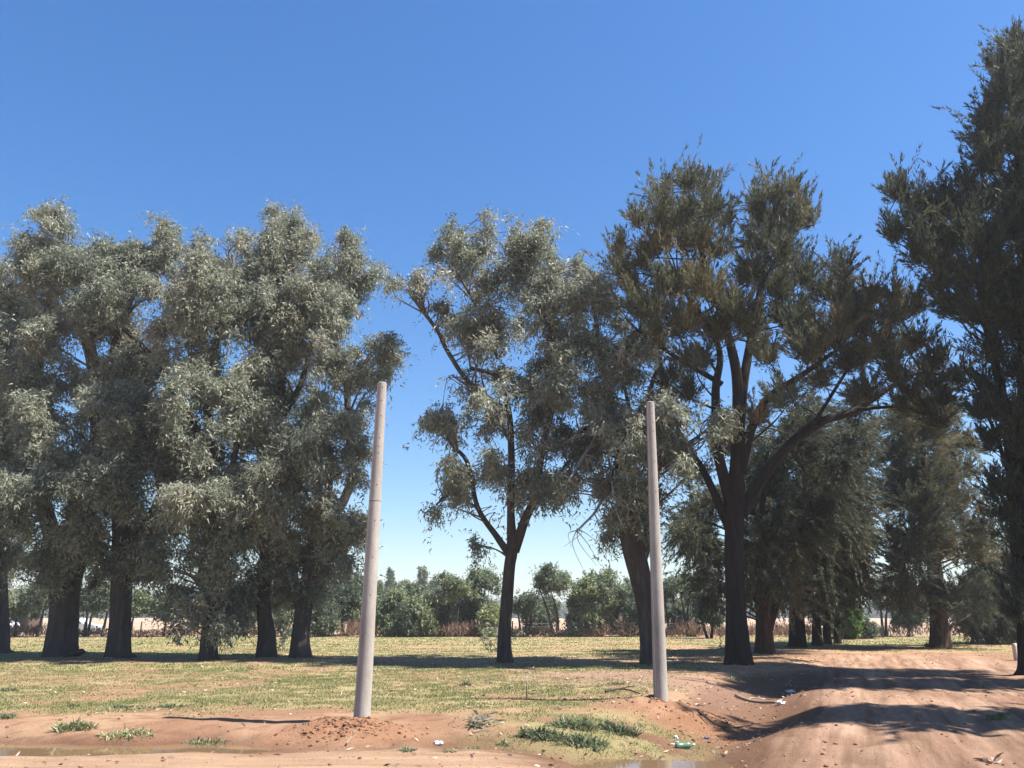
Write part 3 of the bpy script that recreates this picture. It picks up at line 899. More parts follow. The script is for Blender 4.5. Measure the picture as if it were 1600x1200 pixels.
def slim_tree(label, X, Y, h, w):
    q = lambda x, z: '%.1f,%.1f' % to_px(x, Y, z)
    s = 1 / mpp(Y, 700)
    tr = ' '.join(q(X, z) + ',%.1f' % (r * 2 * s) for z, r in ((1.2, .42), (4, .36), (h * .5, .24), (h * .8, .12), (h - .5, .04)))
    bl = []
    z = 3.2
    while z < h - .3:
        r = w * (0.62 + .25 * RNG.random()) * min(1, 0.45 + (h - z) / (h * .35))
        bl.append(q(X + RNG.normal() * w * .3, z) + ',%.1f' % (r * s))
        z += 0.85 * r
    big_tree('casuarina_tree', label, 'tree', GC_, to_px(X, Y, .22), tr, [], ' '.join(bl), 'cas', w * .5, 0.8, 0.22, 'cas_bark', prm=dict(CAS, leaf=(0.3, 0.08), up=.2))


slim_tree('slim casuarina beyond the right edge, casting the nearer shadow band on the road', 14.6, 13.9, 16.5, 1.35)
slim_tree('slim casuarina beyond the right edge, casting the farther shadow band on the road', 18.6, 21.5, 20.0, 2.0)


# ------------------------------------------------------------------ trees, shrubs and weeds along the field edge
def small_tree(name, label, cat, group, px, top, hw, Y, kind='dense', leaf='far_leaf', tint=0.45, lsz=(0.24, 0.11), stems=1, lai=1.5, lean=0.0, low=0.28):
    s = mpp(Y, 960)
    gx_, z0 = at(px, 990, Y)[0], H1(at(px, 990, Y)[0], min(Y, 67))
    topz = at(px, top, Y)[2]
    h = topz - z0
    root = thing(name, label, cat, (gx_, Y, z0), group)
    W = hw * s
    tips = []
    ntr = MB()
    for k in range(stems):
        off = (k - (stems - 1) / 2) * 0.25
        e = np.array([gx_ + off * 3 + lean * h + RNG.normal() * .12 * W, Y + RNG.normal() * .3, z0 + h * 0.72])
        a = np.array([gx_ + off, Y, z0 - .1])
        m_ = a + (e - a) * .45 + np.array([-lean * h * .35 + RNG.normal() * .15, 0, 0])
        ntr.tube([a, m_, e], [0.05 + 0.02 * h, 0.035 + .012 * h, 0.03], 8, smooth=4)
        tips += [m_, e]
    tips = np.array(tips)
    mb = MB()
    nb = int({'dense': 24, 'sparse': 17, 'cone': 18, 'bush': 20}[kind] * (1 + W / 4))
    for k in range(nb):
        t = RNG.random()
        if kind == 'cone':
            zf = 0.12 + 0.85 * t
            wr = W * (1.05 - zf) * 1.0 + 0.2
            r = 0.20 * W + 0.35 * wr
        elif kind == 'sparse':
            zf = 0.50 + 0.47 * t ** 0.8
            wr = W * (0.55 + 0.45 * math.sin(math.pi * min(1, (zf - .4) / .6)))
            r = W * 0.26
        elif kind == 'bush':
            zf = 0.12 + 0.75 * t
            wr = W * math.sqrt(max(0.05, 1 - (zf - .25) ** 2 / .65))
            r = W * 0.33
        else:
            zf = low + (0.90 - low) * t
            wr = W * math.sqrt(max(0.1, 1 - ((zf - .58) / .5) ** 2))
            r = W * 0.31
        an = RNG.random() * 6.283
        q = math.sqrt(RNG.random()) * max(0.0, wr - r * 0.5)
        c = np.array([gx_ + lean * h * zf + math.cos(an) * q, Y + math.sin(an) * q * 0.8, z0 + h * zf - (r * 0.45 if zf > 0.8 else 0)])
        pr = dict(EUC, leaf=lsz, per=14, twig=0.45, spread=0.22, hang=-0.1, up=0.15, sag=.1, lr=.8, warp=0, tint=tint + RNG.normal() * .08, tvar=0.8, sub=4)
        sc = fill_blob(mb, c, np.array([r, r, r * 0.85]), 'euc', lai * (0.5 if kind == 'sparse' else 1.0), 0.30 if kind == 'sparse' else 0.16, pr)
        i = int(np.argmin(np.linalg.norm(tips - c, axis=1)))
        mb.tube([tips[i], (tips[i] + c) / 2 + RNG.normal(size=3) * .15, c], [.045, .03, .012], 5, m=1, cap=False, smooth=3)
        if kind == 'sparse':
            for q_ in sc:
                mb.tube([c, q_], [.016, .007], 4, m=1, cap=False)
    ntr.build('trunk', M['twig'], root, smooth=True)
    mb.build('crown', [M[leaf], M['twig']], root)
    return root


GB = 'trees and bushes along the fence at the far side of the grass'
EDGE = [  # px, top, half width, depth, kind, label, tint, stems, lean
    (497, 908, 30, 66.5, 'bush', 'rounded green bush seen right of the leaning eucalyptus trunk', .50, 2, 0),
    (540, 893, 34, 68.5, 'dense', 'tall bushy green tree just left of the left concrete pole in the far hedge', .55, 2, 0),
    (578, 912, 26, 70, 'dense', 'green hedge tree half hidden by the left concrete pole', .5, 1, 0),
    (612, 914, 28, 67, 'bush', 'light green bush just right of the left concrete pole in the far hedge', .68, 2, 0),
    (650, 922, 30, 66.5, 'bush', 'grey green bush second right of the left concrete pole', .45, 2, 0),
    (678, 932, 24, 67.5, 'bush', 'dark bush below the conical far trees', .18, 2, 0),
    (705, 896, 34, 66.5, 'sparse', 'airy tree with forked trunk left of the lone eucalyptus, wider than its neighbour', .50, 3, 0),
    (745, 886, 32, 68, 'sparse', 'tallest open crowned tree left of the lone eucalyptus, with bare wisps on top', .42, 2, .08),
    (738, 930, 24, 69, 'bush', 'dark bush under the open crowned tree left of the lone eucalyptus', .25, 2, 0),
    (768, 945, 18, 66.5, 'bush', 'small yellow green bush beside the lone eucalyptus trunk', .85, 2, 0),
    (818, 922, 26, 68, 'sparse', 'grey brown bush right beside the lone eucalyptus trunk', .3, 3, 0),
    (838, 942, 22, 72, 'bush', 'low dull green bush between the lone eucalyptus and the curved thin tree', .4, 2, 0),
    (868, 886, 38, 66, 'sparse', 'thin curved tree leaning left, between the lone eucalyptus and dense round tree', .45, 2, -.09),
    (905, 930, 22, 66.5, 'bush', 'dark green bush against the left side of the dense round tree', .15, 2, 0),
    (936, 884, 40, 67, 'dense', 'dense round tree with yellow green top halfway between the lone eucalyptus and right pole', .62, 2, .02),
    (986, 938, 24, 67, 'bush', 'dark low bush left of the trunk behind the right pole', .2, 2, 0),
    (1003, 898, 28, 70, 'sparse', 'pale airy tree behind the trunk beside the right pole', .5, 2, 0),
    (1050, 903, 22, 69, 'sparse', 'grey airy tree just right of the right concrete pole', .45, 2, 0),
    (1080, 893, 26, 67, 'sparse', 'tall grey green tree between the right pole and the biggest casuarina', .48, 3, 0),
    (1108, 912, 24, 62, 'dense', 'small dark tree with forked trunk against the biggest casuarina', .12, 2, 0),
    (1382, 902, 26, 66, 'sparse', 'slim dark tree beside the notice board at the end of the dirt road', .3, 2, .05),
    (1420, 925, 26, 67, 'dense', 'dark tree behind the rounded golden casuarina', .15, 1, 0),
    (486, 925, 22, 70, 'bush', 'low dark bush farthest left in the gap right of the leaning eucalyptus', .3, 2, 0),
    (632, 905, 26, 73, 'dense', 'pale tree rising behind the bushes right of the left concrete pole', .5, 1, 0),
    (690, 915, 22, 74, 'dense', 'grey tree directly behind the airy forked tree left of the lone eucalyptus', .4, 1, 0),
    (722, 912, 24, 74, 'dense', 'dull tree between the two airy trees left of the lone eucalyptus', .35, 1, 0),
    (850, 930, 22, 75, 'dense', 'faint low tree behind the thin curved tree', .5, 1, 0),
    (960, 915, 22, 72, 'dense', 'grey green tree touching the right side of the dense round tree', .35, 1, 0),
    (1028, 925, 22, 73, 'dense', 'low dull tree peeping past the right concrete pole foot', .35, 1, 0),
    (1065, 935, 20, 71, 'bush', 'low bush between the right pole and the biggest casuarina', .3, 2, 0),
    (25, 920, 34, 67, 'dense', 'leafy tree by the brown hut at the far left', .5, 1, 0),
    (58, 905, 34, 66, 'dense', 'tree with leaning trunk left of the thickest eucalyptus trunk', .55, 1, .05),
    (135, 912, 26, 66.5, 'dense', 'small tree with forked trunk beside the white car', .3, 2, 0),
    (160, 908, 26, 66, 'dense', 'small upright tree right of the white car, between two eucalyptus trunks', .35, 1, 0),
    (206, 922, 24, 67, 'dense', 'slim leaning tree just right of the straight eucalyptus trunk', .4, 1, .06),
    (255, 930, 26, 67, 'dense', 'dark tree in the gap left of the low hanging eucalyptus', .25, 1, 0),
    (382, 930, 24, 66, 'dense', 'dull green tree in the gap between low hanging and curved foot eucalyptus', .35, 1, 0),
    (445, 925, 22, 67, 'dense', 'tree in the gap between curved foot and leaning eucalyptus trunks', .35, 2, 0),
]
for (px, top, hw, Y, kd, lab, ti, st, ln) in EDGE:
    nm = 'bush' if kd == 'bush' else 'tree'
    low = 0.55 if px < 300 else 0.30
    small_tree('hedge_bush' if kd == 'bush' else 'hedge_tree', lab, nm, GB, px, top, hw, Y, kd, tint=ti, stems=st, lean=ln, low=low)
small_tree('green_bush', 'bright green leafy bush at the end of the casuarina row', 'bush', None, 1320, 938, 34, 60, 'bush', 'green_leaf', 0.5, (0.26, 0.15), 3)
small_tree('green_bush', 'small dark green bush touching the right side of the bright green bush', 'bush', None, 1350, 970, 14, 61, 'bush', 'far_leaf', 0.4, (0.2, 0.1), 2)

GF = 'conical trees far beyond the fence'
for (px, top, hw, Y, lab) in (
        (606, 886, 17, 175, 'leftmost conical far tree, just right of the left concrete pole'),
        (632, 902, 16, 185, 'lower conical far tree between two taller conical ones'),
        (657, 884, 18, 170, 'tall twin topped conical far tree, middle of the far group'),
        (674, 900, 14, 190, 'short conical far tree right of the twin topped one'),
        (590, 905, 12, 200, 'slim conical far tree peeping out beside the left pole'),
        (766, 938, 12, 210, 'small conical far tree beside the lone eucalyptus trunk')):
    small_tree('conical_tree', lab, 'tree', GF, px, top, hw, Y, 'cone', 'far_leaf', 0.5, (0.6, 0.3), 1)

# far-off wood along the horizon
mb = MB()
for k in range(420):
    ang = (RNG.random() - 0.5) * 1.6
    Y = 480 + 160 * RNG.random()
    X = math.tan(ang) * Y
    hh = 5 + 6 * fbm(np.array([X * 0.02]), np.array([0.0]), s=71)[0] + 2 * RNG.random()
    for z in (0.3, 0.7):
        fill_blob(mb, np.array([X, Y, hh * z]), np.array([6.0, 5.0, hh * 0.4]), 'euc', 0.9, 0.05, dict(EUC, warp=0, leaf=(2.2, 1.1), per=8, twig=1.5, spread=1.2, hang=0, up=.3, lr=1, tint=.4, tvar=.6, sub=4))
o = mb.build('distant_wood', M['far_leaf'])
tag(o, 'low far-off wood along the horizon beyond the field', 'wood', None, 'stuff')

# dry reddish weeds along the fence
mb = MB()
for (x0, x1, n, hmax) in ((-19, -13, 60, 0.8), (-13, 26, 900, 1.35), (26, 46, 160, 1.3), (-46, -19, 420, 1.05)):
    for k in range(n):
        X = x0 + (x1 - x0) * RNG.random()
        Y = 65.8 + 2.2 * RNG.random()
        hh = hmax * (0.25 + 0.9 * fbm(np.array([X * 0.5]), np.array([1.0]), s=81)[0]) * (0.6 + 0.5 * RNG.random())
        n2 = 18
        a = RNG.random(n2) * 6.28
        P = np.stack([X + .25 * RNG.normal(size=n2), Y + .2 * RNG.normal(size=n2), 0.1 + hh * RNG.random(n2) * 0.8], -1)
        D = unit(np.stack([.5 * RNG.normal(size=n2), .4 * RNG.normal(size=n2), .9 + 0 * a], -1))
        mb.leaves(P, D, hh * (0.3 + 0.35 * RNG.random(n2)), np.full(n2, .05), np.clip(.45 + .25 * RNG.normal(size=n2), 0, 1))
o = mb.build('dry_weeds', M['dry_leaf'])
tag(o, 'dry reddish brown weeds along the far fence', 'weeds', None, 'stuff')

# ------------------------------------------------------------------ wire fence
wd, nt, b, out = mat('weathered_post_wood')
nt.links.new(ramp(nt, tex(nt, 'noise', 6, 6, 0.6, (3, 3, 0.4)), [(0.3, (.10, .075, .06)), (0.7, (.26, .21, .17))]), b.inputs['Base Color'])
b.inputs['Roughness'].default_value = 0.9
M['post'] = wd
ms, nt, b, out = mat('galvanised_wire')
b.inputs['Base Color'].default_value = (.35, .34, .33, 1); b.inputs['Metallic'].default_value = 0.7; b.inputs['Roughness'].default_value = 0.5
M['wire'] = ms
root = thing('wire_fence', 'post and wire fence between the grass and the stubble field', 'fence', (0, 68.4, .1))
xs = np.arange(-46, 46, 2.3)
for x in xs:
    p = MB()
    dx = RNG.normal() * 0.05
    p.tube([(x, 68.4, 0), (x + dx * .5, 68.4, .6), (x + dx, 68.4, 1.25 + RNG.normal() * .06)], [.065, .06, .055], 8)
    p.build('post', M['post'], root)
for z in (.35, .6, .85, 1.1):
    p = MB()
    p.tube([(x, 68.33, z + .01 * math.sin(x)) for x in np.linspace(-46, 46, 60)], [.006] * 60, 4)
    p.build('wire', M['wire'], root)

# ------------------------------------------------------------------ concrete poles
cm, nt, b, out = mat('pole_concrete')
t1 = tex(nt, 'noise', 3.0, 7, 0.65, (1, 1, 0.35))
t2 = tex(nt, 'noise', 40, 3, 0.6)
mth = node(nt, 'ShaderNodeMath', operation='MULTIPLY_ADD')
nt.links.new(t2, mth.inputs[0]); mth.inputs[1].default_value = 0.35
nt.links.new(t1, mth.inputs[2])
nt.links.new(ramp(nt, mth.outputs[0], [(0.38, (.212, .183, .158)), (0.52, (.325, .288, .252)), (0.66, (.405, .362, .322)), (0.85, (.515, .472, .428))], 0.66), b.inputs['Base Color'])
b.inputs['Roughness'].default_value = 0.85
bump(nt, b, t2, 0.35, 0.006)
M['concrete'] = cm
hm, nt, b, out = mat('hole_shade_and_joint')  # near-black colour for the shade inside bolt holes, also the joint line
b.inputs['Base Color'].default_value = (.03, .025, .022, 1); b.inputs['Roughness'].default_value = 1
M['hole'] = hm
sm, nt, b, out = mat('seam_cement')
b.inputs['Base Color'].default_value = (.52, .46, .42, 1); b.inputs['Roughness'].default_value = 0.9
M['seam'] = sm


def pole(label, base, top, wb, wt, holes, ring):
    g = ground_at(*base, z=0.22)
    Y = g[1]
    e = at(top[0], top[1], Y)
    g[2] = H1(g[0], g[1])
    root = thing('concrete_pole', label, 'pole', g, 'bare concrete poles')
    rb, rt = wb * mpp(Y, base[1]) / 2, wt * mpp(Y, top[1]) / 2
    f = g - np.array([0, 0, .5])
    n = 14
    tt = np.linspace(0, 1, n)
    P = [f + (e - f) * t for t in tt]
    R = [rb + (rt - rb) * t for t in tt]
    P += [P[-1] + np.array([0, 0, .012])]
    R += [R[-1] - .012]
    mb = MB()
    mb.tube(P, R, 40)
    mb.build('shaft', M['concrete'], root, smooth=True).data.set_sharp_from_angle(angle=math.radians(40))
    ax = (e - f)

    def surf(t, ang, out_=0.002):
        r = rb + (rt - rb) * t
        return f + ax * t + np.array([math.sin(ang), -math.cos(ang), 0]) * (r + out_)
    for sgn in (-0.93, 2.1):           # raised mould seams running up the shaft
        mb = MB()
        mb.tube([surf(t, sgn, -0.002) for t in np.linspace(.03, .995, 20)], [.0055] * 20, 5)
        mb.build('mould_seam', M['seam'], root)
    for t in holes:
        a0 = 0.30
        mb = MB()
        c = surf(t, a0, -.02)
        d = np.array([math.sin(a0), -math.cos(a0), 0])
        mb.tube([c, c + d * .0225], [.009, .009], 10)  # dark disc on the shaft, its colour standing in for shade in a hole
        mb.build('bolt_hole_disc', M['hole'], root)
    if ring:
        mb = MB()
        r = rb + (rt - rb) * ring
        th = np.linspace(0, 2 * np.pi, 33)
        mb.tube([f + ax * ring + np.array([math.cos(a), math.sin(a), 0]) * (r - .0015) for a in th], [.005] * 33, 5, cap=False)
        mb.build('casting_joint', M['hole'], root)
    return root


pole('left concrete pole, wider and closer, leaning right, with a joint line round it', (565, 1119), (597, 599), 27.5, 14.5, [.985, .945, .90, .835, .81, .79, .70, .60, .50, .40], .655)
pole('pinkish grey concrete pole on the right, standing in front of the leaning eucalyptus trunk', (1032, 1087), (1016, 629), 23.5, 12.5, [.985, .96, .93, .90, .80, .70, .60], 0)

# ------------------------------------------------------------------ ground scatter
# clods of dug earth round the poles, stones and bits of bark
ICO = None


def clod_verts():
    global ICO
    if ICO is None:
        import bmesh
        bm = bmesh.new()
        bmesh.ops.create_icosphere(bm, subdivisions=2, radius=1)
        ICO = (np.array([v.co[:] for v in bm.verts]), np.array([[v.index for v in f.verts] for f in bm.faces]))
        bm.free()
    return ICO


em, nt, b, out = mat('dug_earth')
a = node(nt, 'ShaderNodeAttribute', attribute_name='tint')
nt.links.new(ramp(nt, a.outputs['Fac'], [(0, (.26, .130, .078)), (.5, (.38, .205, .125)), (1, (.50, .33, .22))]), b.inputs['Base Color'])
b.inputs['Roughness'].default_value = 1
b.inputs['Specular IOR Level'].default_value = 0.05
bump(nt, b, tex(nt, 'noise', 40, 4), 0.6, 0.01)
M['earth'] = em


def clods(mb, X, Y, R, tint, flat=0.7):
    v, f = clod_verts()
    Z = height(X, Y)
    for x, y, z, r, t in zip(X, Y, Z, R, tint):
        n = 1 + 0.55 * (vnoise(v[:, 0] * 1.7 + x * 9, v[:, 1] * 1.7 + y * 9, v[:, 2] * 1.7) - 0.5) * 2
        q = v * n[:, None] * r * np.array([1, 1, flat])
        mb.add(q + np.array([x, y, z + r * .25]), None, f, t)


mb = MB()
n = 1100
X = np.concatenate([POLE_L[0] - .08 + RNG.normal(size=n) * .38, POLE_R[0] + .35 + RNG.normal(size=n // 2) * .75, POLE_R[0] + 1.2 + RNG.normal(size=n // 3) * .9])
Y = np.concatenate([POLE_L[1] - .50 + RNG.normal(size=n) * .30, POLE_R[1] - .35 + RNG.normal(size=n // 2) * .4, POLE_R[1] - 1.4 + RNG.normal(size=n // 3) * .7])
R = 0.005 + 0.026 * RNG.random(len(X)) ** 5
clods(mb, X, Y, R, np.clip(.45 + .2 * RNG.normal(size=len(X)), 0, 1))
tag(mb.build('soil_clods', M['earth']), 'loose reddish clods of dug earth round the feet of the poles', 'soil', None, 'stuff')

mb = MB()
n = 2200
X = -9 + 22 * RNG.random(n); Y = 9.5 + 16 * RNG.random(n) ** 1.3
R = 0.006 + 0.026 * RNG.random(n) ** 4
clods(mb, X, Y, R, np.clip(.6 + .25 * RNG.normal(size=n), 0, 1))
tag(mb.build('pebbles', M['earth']), 'small pebbles and crumbs of earth scattered on the dirt', 'pebbles', None, 'stuff')

# leaf litter: pale dry leaves and bark flakes lying about
mb = MB()
n = 11000
X = -16 + 36 * RNG.random(n); Y = 9.8 + 28 * RNG.random(n) ** 1.4
a, c = ditch_coords(X, Y)
dens = 0.12 + 0.75 * np.exp(-(c / 1.2) ** 2) + 0.75 * np.exp(-(np.hypot((X - 2.5) / 5, (Y - 23) / 4)) ** 2) + .5 * sstep(26, 34, Y) + .15 * sstep(13, 15, Y)
k = (RNG.random(n) < dens * (1 - .85 * side_road(X, Y)))
X, Y = X[k], Y[k]; n = len(X)
P = np.stack([X, Y, height(X, Y) + .008], -1)
D = unit(np.stack([RNG.normal(size=n), RNG.normal(size=n), .35 * RNG.random(n)], -1))
mb.leaves(P, D, .05 + .09 * RNG.random(n), .018 + .03 * RNG.random(n), np.clip(.58 + .25 * RNG.normal(size=n), 0, 1))
lm = leaf_mat('litter_leaves', [(0, (.12, .07, .045)), (.5, (.33, .22, .15)), (1, (.60, .50, .40))], .2, .6, .1)
tag(mb.build('leaf_litter', lm), 'dry leaves and bark flakes strewn on the earth', 'litter', None, 'stuff')


# short grass
def grass(n, x0, x1, y0, y1, h, w, thr=0.12, pw=1.0):
    X = x0 + (x1 - x0) * RNG.random(n); Y = y0 + (y1 - y0) * RNG.random(n) ** pw
    u = np.abs(X) / np.maximum(Y, 1)
    k = u < 0.78
    X, Y = X[k], Y[k]
    g = grass_mask(X, Y)
    cl = fbm(X * 2.6, Y * 2.6, s=91, o=3)
    k = (RNG.random(len(X)) < g * sstep(.28, .62, cl + 0.08)) & (g > thr)
    X, Y, cl = X[k], Y[k], cl[k]
    return X, Y, cl, h, w


mb = MB()
for (n, x0, x1, y0, y1, h, w) in ((420000, -16, 9, 11.5, 26, .045, .008), (170000, -28, 24, 26, 44, .055, .018), (100000, -46, 40, 44, 67, .06, .035)):
    X, Y, cl, h, w = grass(n, x0, x1, y0, y1, h, w, pw=1.15)
    n = len(X)
    hh = h * (0.35 + 0.9 * RNG.random(n)) * (0.5 + 1.1 * cl)
    P = np.stack([X, Y, height(X, Y) - .004], -1)
    D = unit(np.stack([.65 * RNG.normal(size=n), .65 * RNG.normal(size=n), np.ones(n)], -1))
    th = RNG.random(n) * 6.28
    sd = np.stack([np.cos(th), np.sin(th), 0 * th], -1) * w * (0.6 + .8 * RNG.random(n))[:, None]
    V = np.stack([P - sd, P + sd, P + D * hh[:, None]], 1).reshape(-1, 3)
    ti = np.clip(.52 + .9 * (fbm(X * .35, Y * .5, s=95, o=3) - .5) + .22 * RNG.normal(size=n), 0, 1)
    mb.add(V, None, np.arange(3 * n).reshape(-1, 3), np.repeat(ti, 3))
tag(mb.build('grass', M['grass']), 'short patchy grass half dried, growing on the meadow', 'grass', None, 'stuff')

# single tufts
gm_ = leaf_mat('tuft_blades', [(0, (.100, .125, .070)), (.5, (.200, .230, .125)), (1, (.38, .38, .19))], .3, .5, .3)


def tuft(label, px, py, wpx, hpx, n, tint, flat=0.8, group='grass tufts growing on the bank and in the ditch', name='grass_tuft'):
    g = gat(px, py)
    s = mpp(g[1], py)
    g[2] = H1(g[0], g[1])
    W, Hh = wpx * s / 2, hpx * s
    n = int(n * 0.62)
    mb = MB()
    r = RNG.random(n) ** 0.75 * 1.1; a = RNG.random(n) * 6.28
    r = r * (0.7 + 0.5 * vnoise(np.cos(a) * 1.7 + px, np.sin(a) * 1.7))
    X = g[0] + W * r * np.cos(a); Y = g[1] + max(W * .7, .12) * r * np.sin(a) * flat
    P = np.stack([X, Y, height(X, Y) - .01], -1)
    L = Hh * (0.5 + 0.7 * RNG.random(n))
    D = unit(np.stack([(X - g[0]) / W * .9 + .5 * RNG.normal(size=n), .6 * RNG.normal(size=n), .9 + 0 * a], -1))
    tw = RNG.random(n) * 6.28
    wd = .006 + .010 * RNG.random(n)
    sd = np.stack([np.cos(tw), np.sin(tw), 0 * a], -1) * wd[:, None]
    mid = P + D * (L * .55)[:, None]
    D2 = unit(D + np.stack([.5 * D[:, 0], .5 * D[:, 1], -.75 + 0 * a], -1))
    tip = mid + D2 * (L * .55)[:, None]
    V = np.stack([P - sd, P + sd, mid + sd * .8, mid - sd * .8, tip], 1).reshape(-1, 3)
    i = np.arange(n)[:, None] * 5
    ti = np.clip(tint + .2 * RNG.normal(size=n), 0, 1)
    mb.add(V, i + np.array([[0, 1, 2, 3]]), i + np.array([[3, 2, 4]]), np.repeat(ti, 5))
    o = mb.build(name, gm_)
    tag(o, label, 'grass tuft', group)
    return o


TUFTS = [
    ('big dark green grass clump, leftmost of the thick group near the ditch corner', 842, 1152, 48, 26, 420, .25),
    ('broad dark green grass clump, topmost of the thick group near the ditch corner', 900, 1136, 70, 22, 480, .30),
    ('wide grass clump lowest in the thick group near the ditch corner', 905, 1160, 80, 20, 560, .22),
    ('grass clump at the right of the thick group near the ditch corner', 962, 1142, 60, 24, 420, .28),
    ('small bright yellow green tuft beside the wet ditch corner', 945, 1164, 16, 14, 110, .85),
    ('long bright green tuft slanting over the muddy water at left', 118, 1138, 62, 20, 460, .75),
    ('pale dry grass strip on the muddy waterline at left', 200, 1148, 80, 12, 420, .9),
    ('low green tuft on the road edge, middle left', 316, 1163, 66, 9, 420, .45),
    ('flat grass patch on the bank above the muddy water', 195, 1106, 84, 9, 360, .5),
    ('green tuft at the tip of the left pole shadow', 264, 1105, 34, 11, 220, .35),
    ('tiny tuft on the bank above the long bright green one', 116, 1103, 18, 8, 90, .45),
    ('grass tuft at the left border of the photo by the muddy water', 10, 1122, 34, 16, 200, .6),
    ('small green tuft at the road edge right of the left pole mound', 636, 1173, 26, 10, 160, .35),
    ('flat green tuft at the road edge below the fallen leafy twig', 702, 1175, 26, 6, 140, .4),
    ('green tuft at the road edge right of the glinting scrap', 742, 1169, 26, 8, 150, .4),
    ('small upright tuft on the dark wet earth', 787, 1164, 14, 12, 80, .5),
    ('green weed tuft on the meadow above the stake', 728, 1071, 14, 12, 110, .3),
    ('green tuft on the meadow near the far left grass edge', 16, 1080, 22, 10, 130, .35),
    ('green tuft on the pinkish bare ground left of the right pole', 964, 1070, 22, 9, 150, .5),
    ('thin tuft on the ditch bank right of the right pole', 1146, 1062, 20, 9, 110, .6),
]
for t in TUFTS:
    tuft(*t)
sp = [t[1:3] for t in TUFTS]

# broad-leaved weed on the side road
bl = leaf_mat('broad_weed_leaves', [(0, (.10, .15, .05)), (1, (.26, .30, .12))], .3, .5, .3)


def weed(name, label, px, py, wpx, n, leaf, m, cat='plant', hz=.08):
    g = gat(px, py)
    s = mpp(g[1], py)
    mb = MB()
    P = np.stack([g[0] + RNG.normal(size=n) * wpx * s / 4, g[1] + RNG.normal(size=n) * wpx * s / 5, 0 * np.arange(n)], -1)
    P[:, 2] = height(P[:, 0], P[:, 1]) + hz * RNG.random(n)
    mb.leaves(P, unit(np.stack([RNG.normal(size=n), RNG.normal(size=n), .4 * RNG.random(n)], -1)), np.full(n, leaf[0]) * (.6 + .8 * RNG.random(n)), np.full(n, leaf[1]), RNG.random(n))
    return tag(mb.build(name, m), label, cat)


weed('broadleaf_weed', 'low broad-leaved weed on the side road by the nearer shadow band', 1560, 1124, 34, 60, (.10, .06), bl)
weed('fallen_twig', 'cut leafy twig lying on the bank between the left pole and the thick grass', 750, 1134, 40, 70, (.17, .035), M['euc_leaf'], 'twig', .14)
weed('dry_leaf_heap', 'crumpled brown dry leaf on the side road at the bottom right', 1550, 1192, 18, 9, (.12, .07), lm, 'leaf', .03)

# ------------------------------------------------------------------ stake, sticks, litter in the ditch
wo, nt, b, out = mat('dry_stick_wood')
nt.links.new(ramp(nt, tex(nt, 'noise', 12, 4), [(0.3, (.30, .21, .13)), (0.7, (.50, .38, .26))]), b.inputs['Base Color'])
M['stick'] = wo


def stick(name, label, pts, r, m='stick', cat='stick', lift=0.03, forks=()):
    P = []
    for (px, py, dz) in pts:
        g = gat(px, py)
        P.append((g[0], g[1], H1(g[0], g[1]) + lift + dz))
    mb = MB()
    P = np.array(P)
    R = np.linspace(r, r * .5, len(P))
    mb.tube(P, R, 7, smooth=4)
    for (i, dx, dy, dz) in forks:
        q = P[i]
        mb.tube([q, q + np.array([dx, dy, dz]) * .5 + [0, 0, .02], q + np.array([dx, dy, dz])], [r * .5, r * .35, r * .2], 5, smooth=3)
    return tag(mb.build(name, M[m], smooth=True), label, cat)


g = gat(823, 1094)
mb = MB()
mb.tube([g - [0, 0, .1], g + [.005, 0, .2], g + [-.002, 0, .47]], [.018, .017, .014], 8)
tag(mb.build('wooden_stake', M['stick'], smooth=True), 'thin wooden stake standing upright in the grass between the poles', 'stake')
stick('broken_branch', 'pale curved broken branch lying on the ditch bank between the two shadow bands', [(1150, 1089, 0), (1168, 1096, 0), (1190, 1099, 0), (1212, 1099, 0)], .05, forks=((1, .25, .1, .05),))
stick('dark_stick', 'long thin dark stick lying across the ditch', [(1092, 1130, .02), (1130, 1134, .02), (1176, 1137, .02)], .02, 'twig')
stick('pale_stick', 'short pale forked stick on the mound of the left pole', [(541, 1166, 0), (549, 1158, .03), (556, 1149, .06)], .014, forks=((1, .06, .02, .05),))
stick('white_twig', 'whitish twig lying under the cut leafy twig', [(738, 1147, 0), (752, 1144, 0), (768, 1143, 0)], .013, 'dead_wood')
stick('fallen_limb', 'dark fallen branch left of the right pole foot', [(946, 1083, 0), (972, 1080, .02), (1000, 1086, 0)], .025, 'twig', forks=((1, .3, -.1, .06),))

# green bottle
gl, nt, b, out = mat('green_bottle_plastic')
b.inputs['Base Color'].default_value = (.16, .30, .22, 1); b.inputs['Roughness'].default_value = .08
b.inputs['Transmission Weight'].default_value = .5
M['bottle'] = gl
wp, nt, b, out = mat('white_plastic')
b.inputs['Base Color'].default_value = (.55, .55, .54, 1); b.inputs['Roughness'].default_value = .4
M['plastic'] = wp
g = gat(1070, 1170); zz = max(-.22, g[2])
bo = thing('bottle', 'green plastic bottle lying at the edge of the puddle in the ditch', 'bottle', (g[0], g[1], zz))
d = unit(np.array([1, .25, .02]))
mb = MB()
mb.tube([g + d * t + [0, 0, .05] for t in (-.155, -.15, -.10, -.02, .06, .10, .125, .15)], [.02, .045, .048, .044, .048, .036, .018, .015], 14, smooth=2)
mb.build('bottle_body', M['bottle'], bo, smooth=True)
mb = MB(); mb.tube([g + d * t + [0, 0, .05] for t in (.151, .175)], [.018, .018], 12); mb.build('cap', M['plastic'], bo)


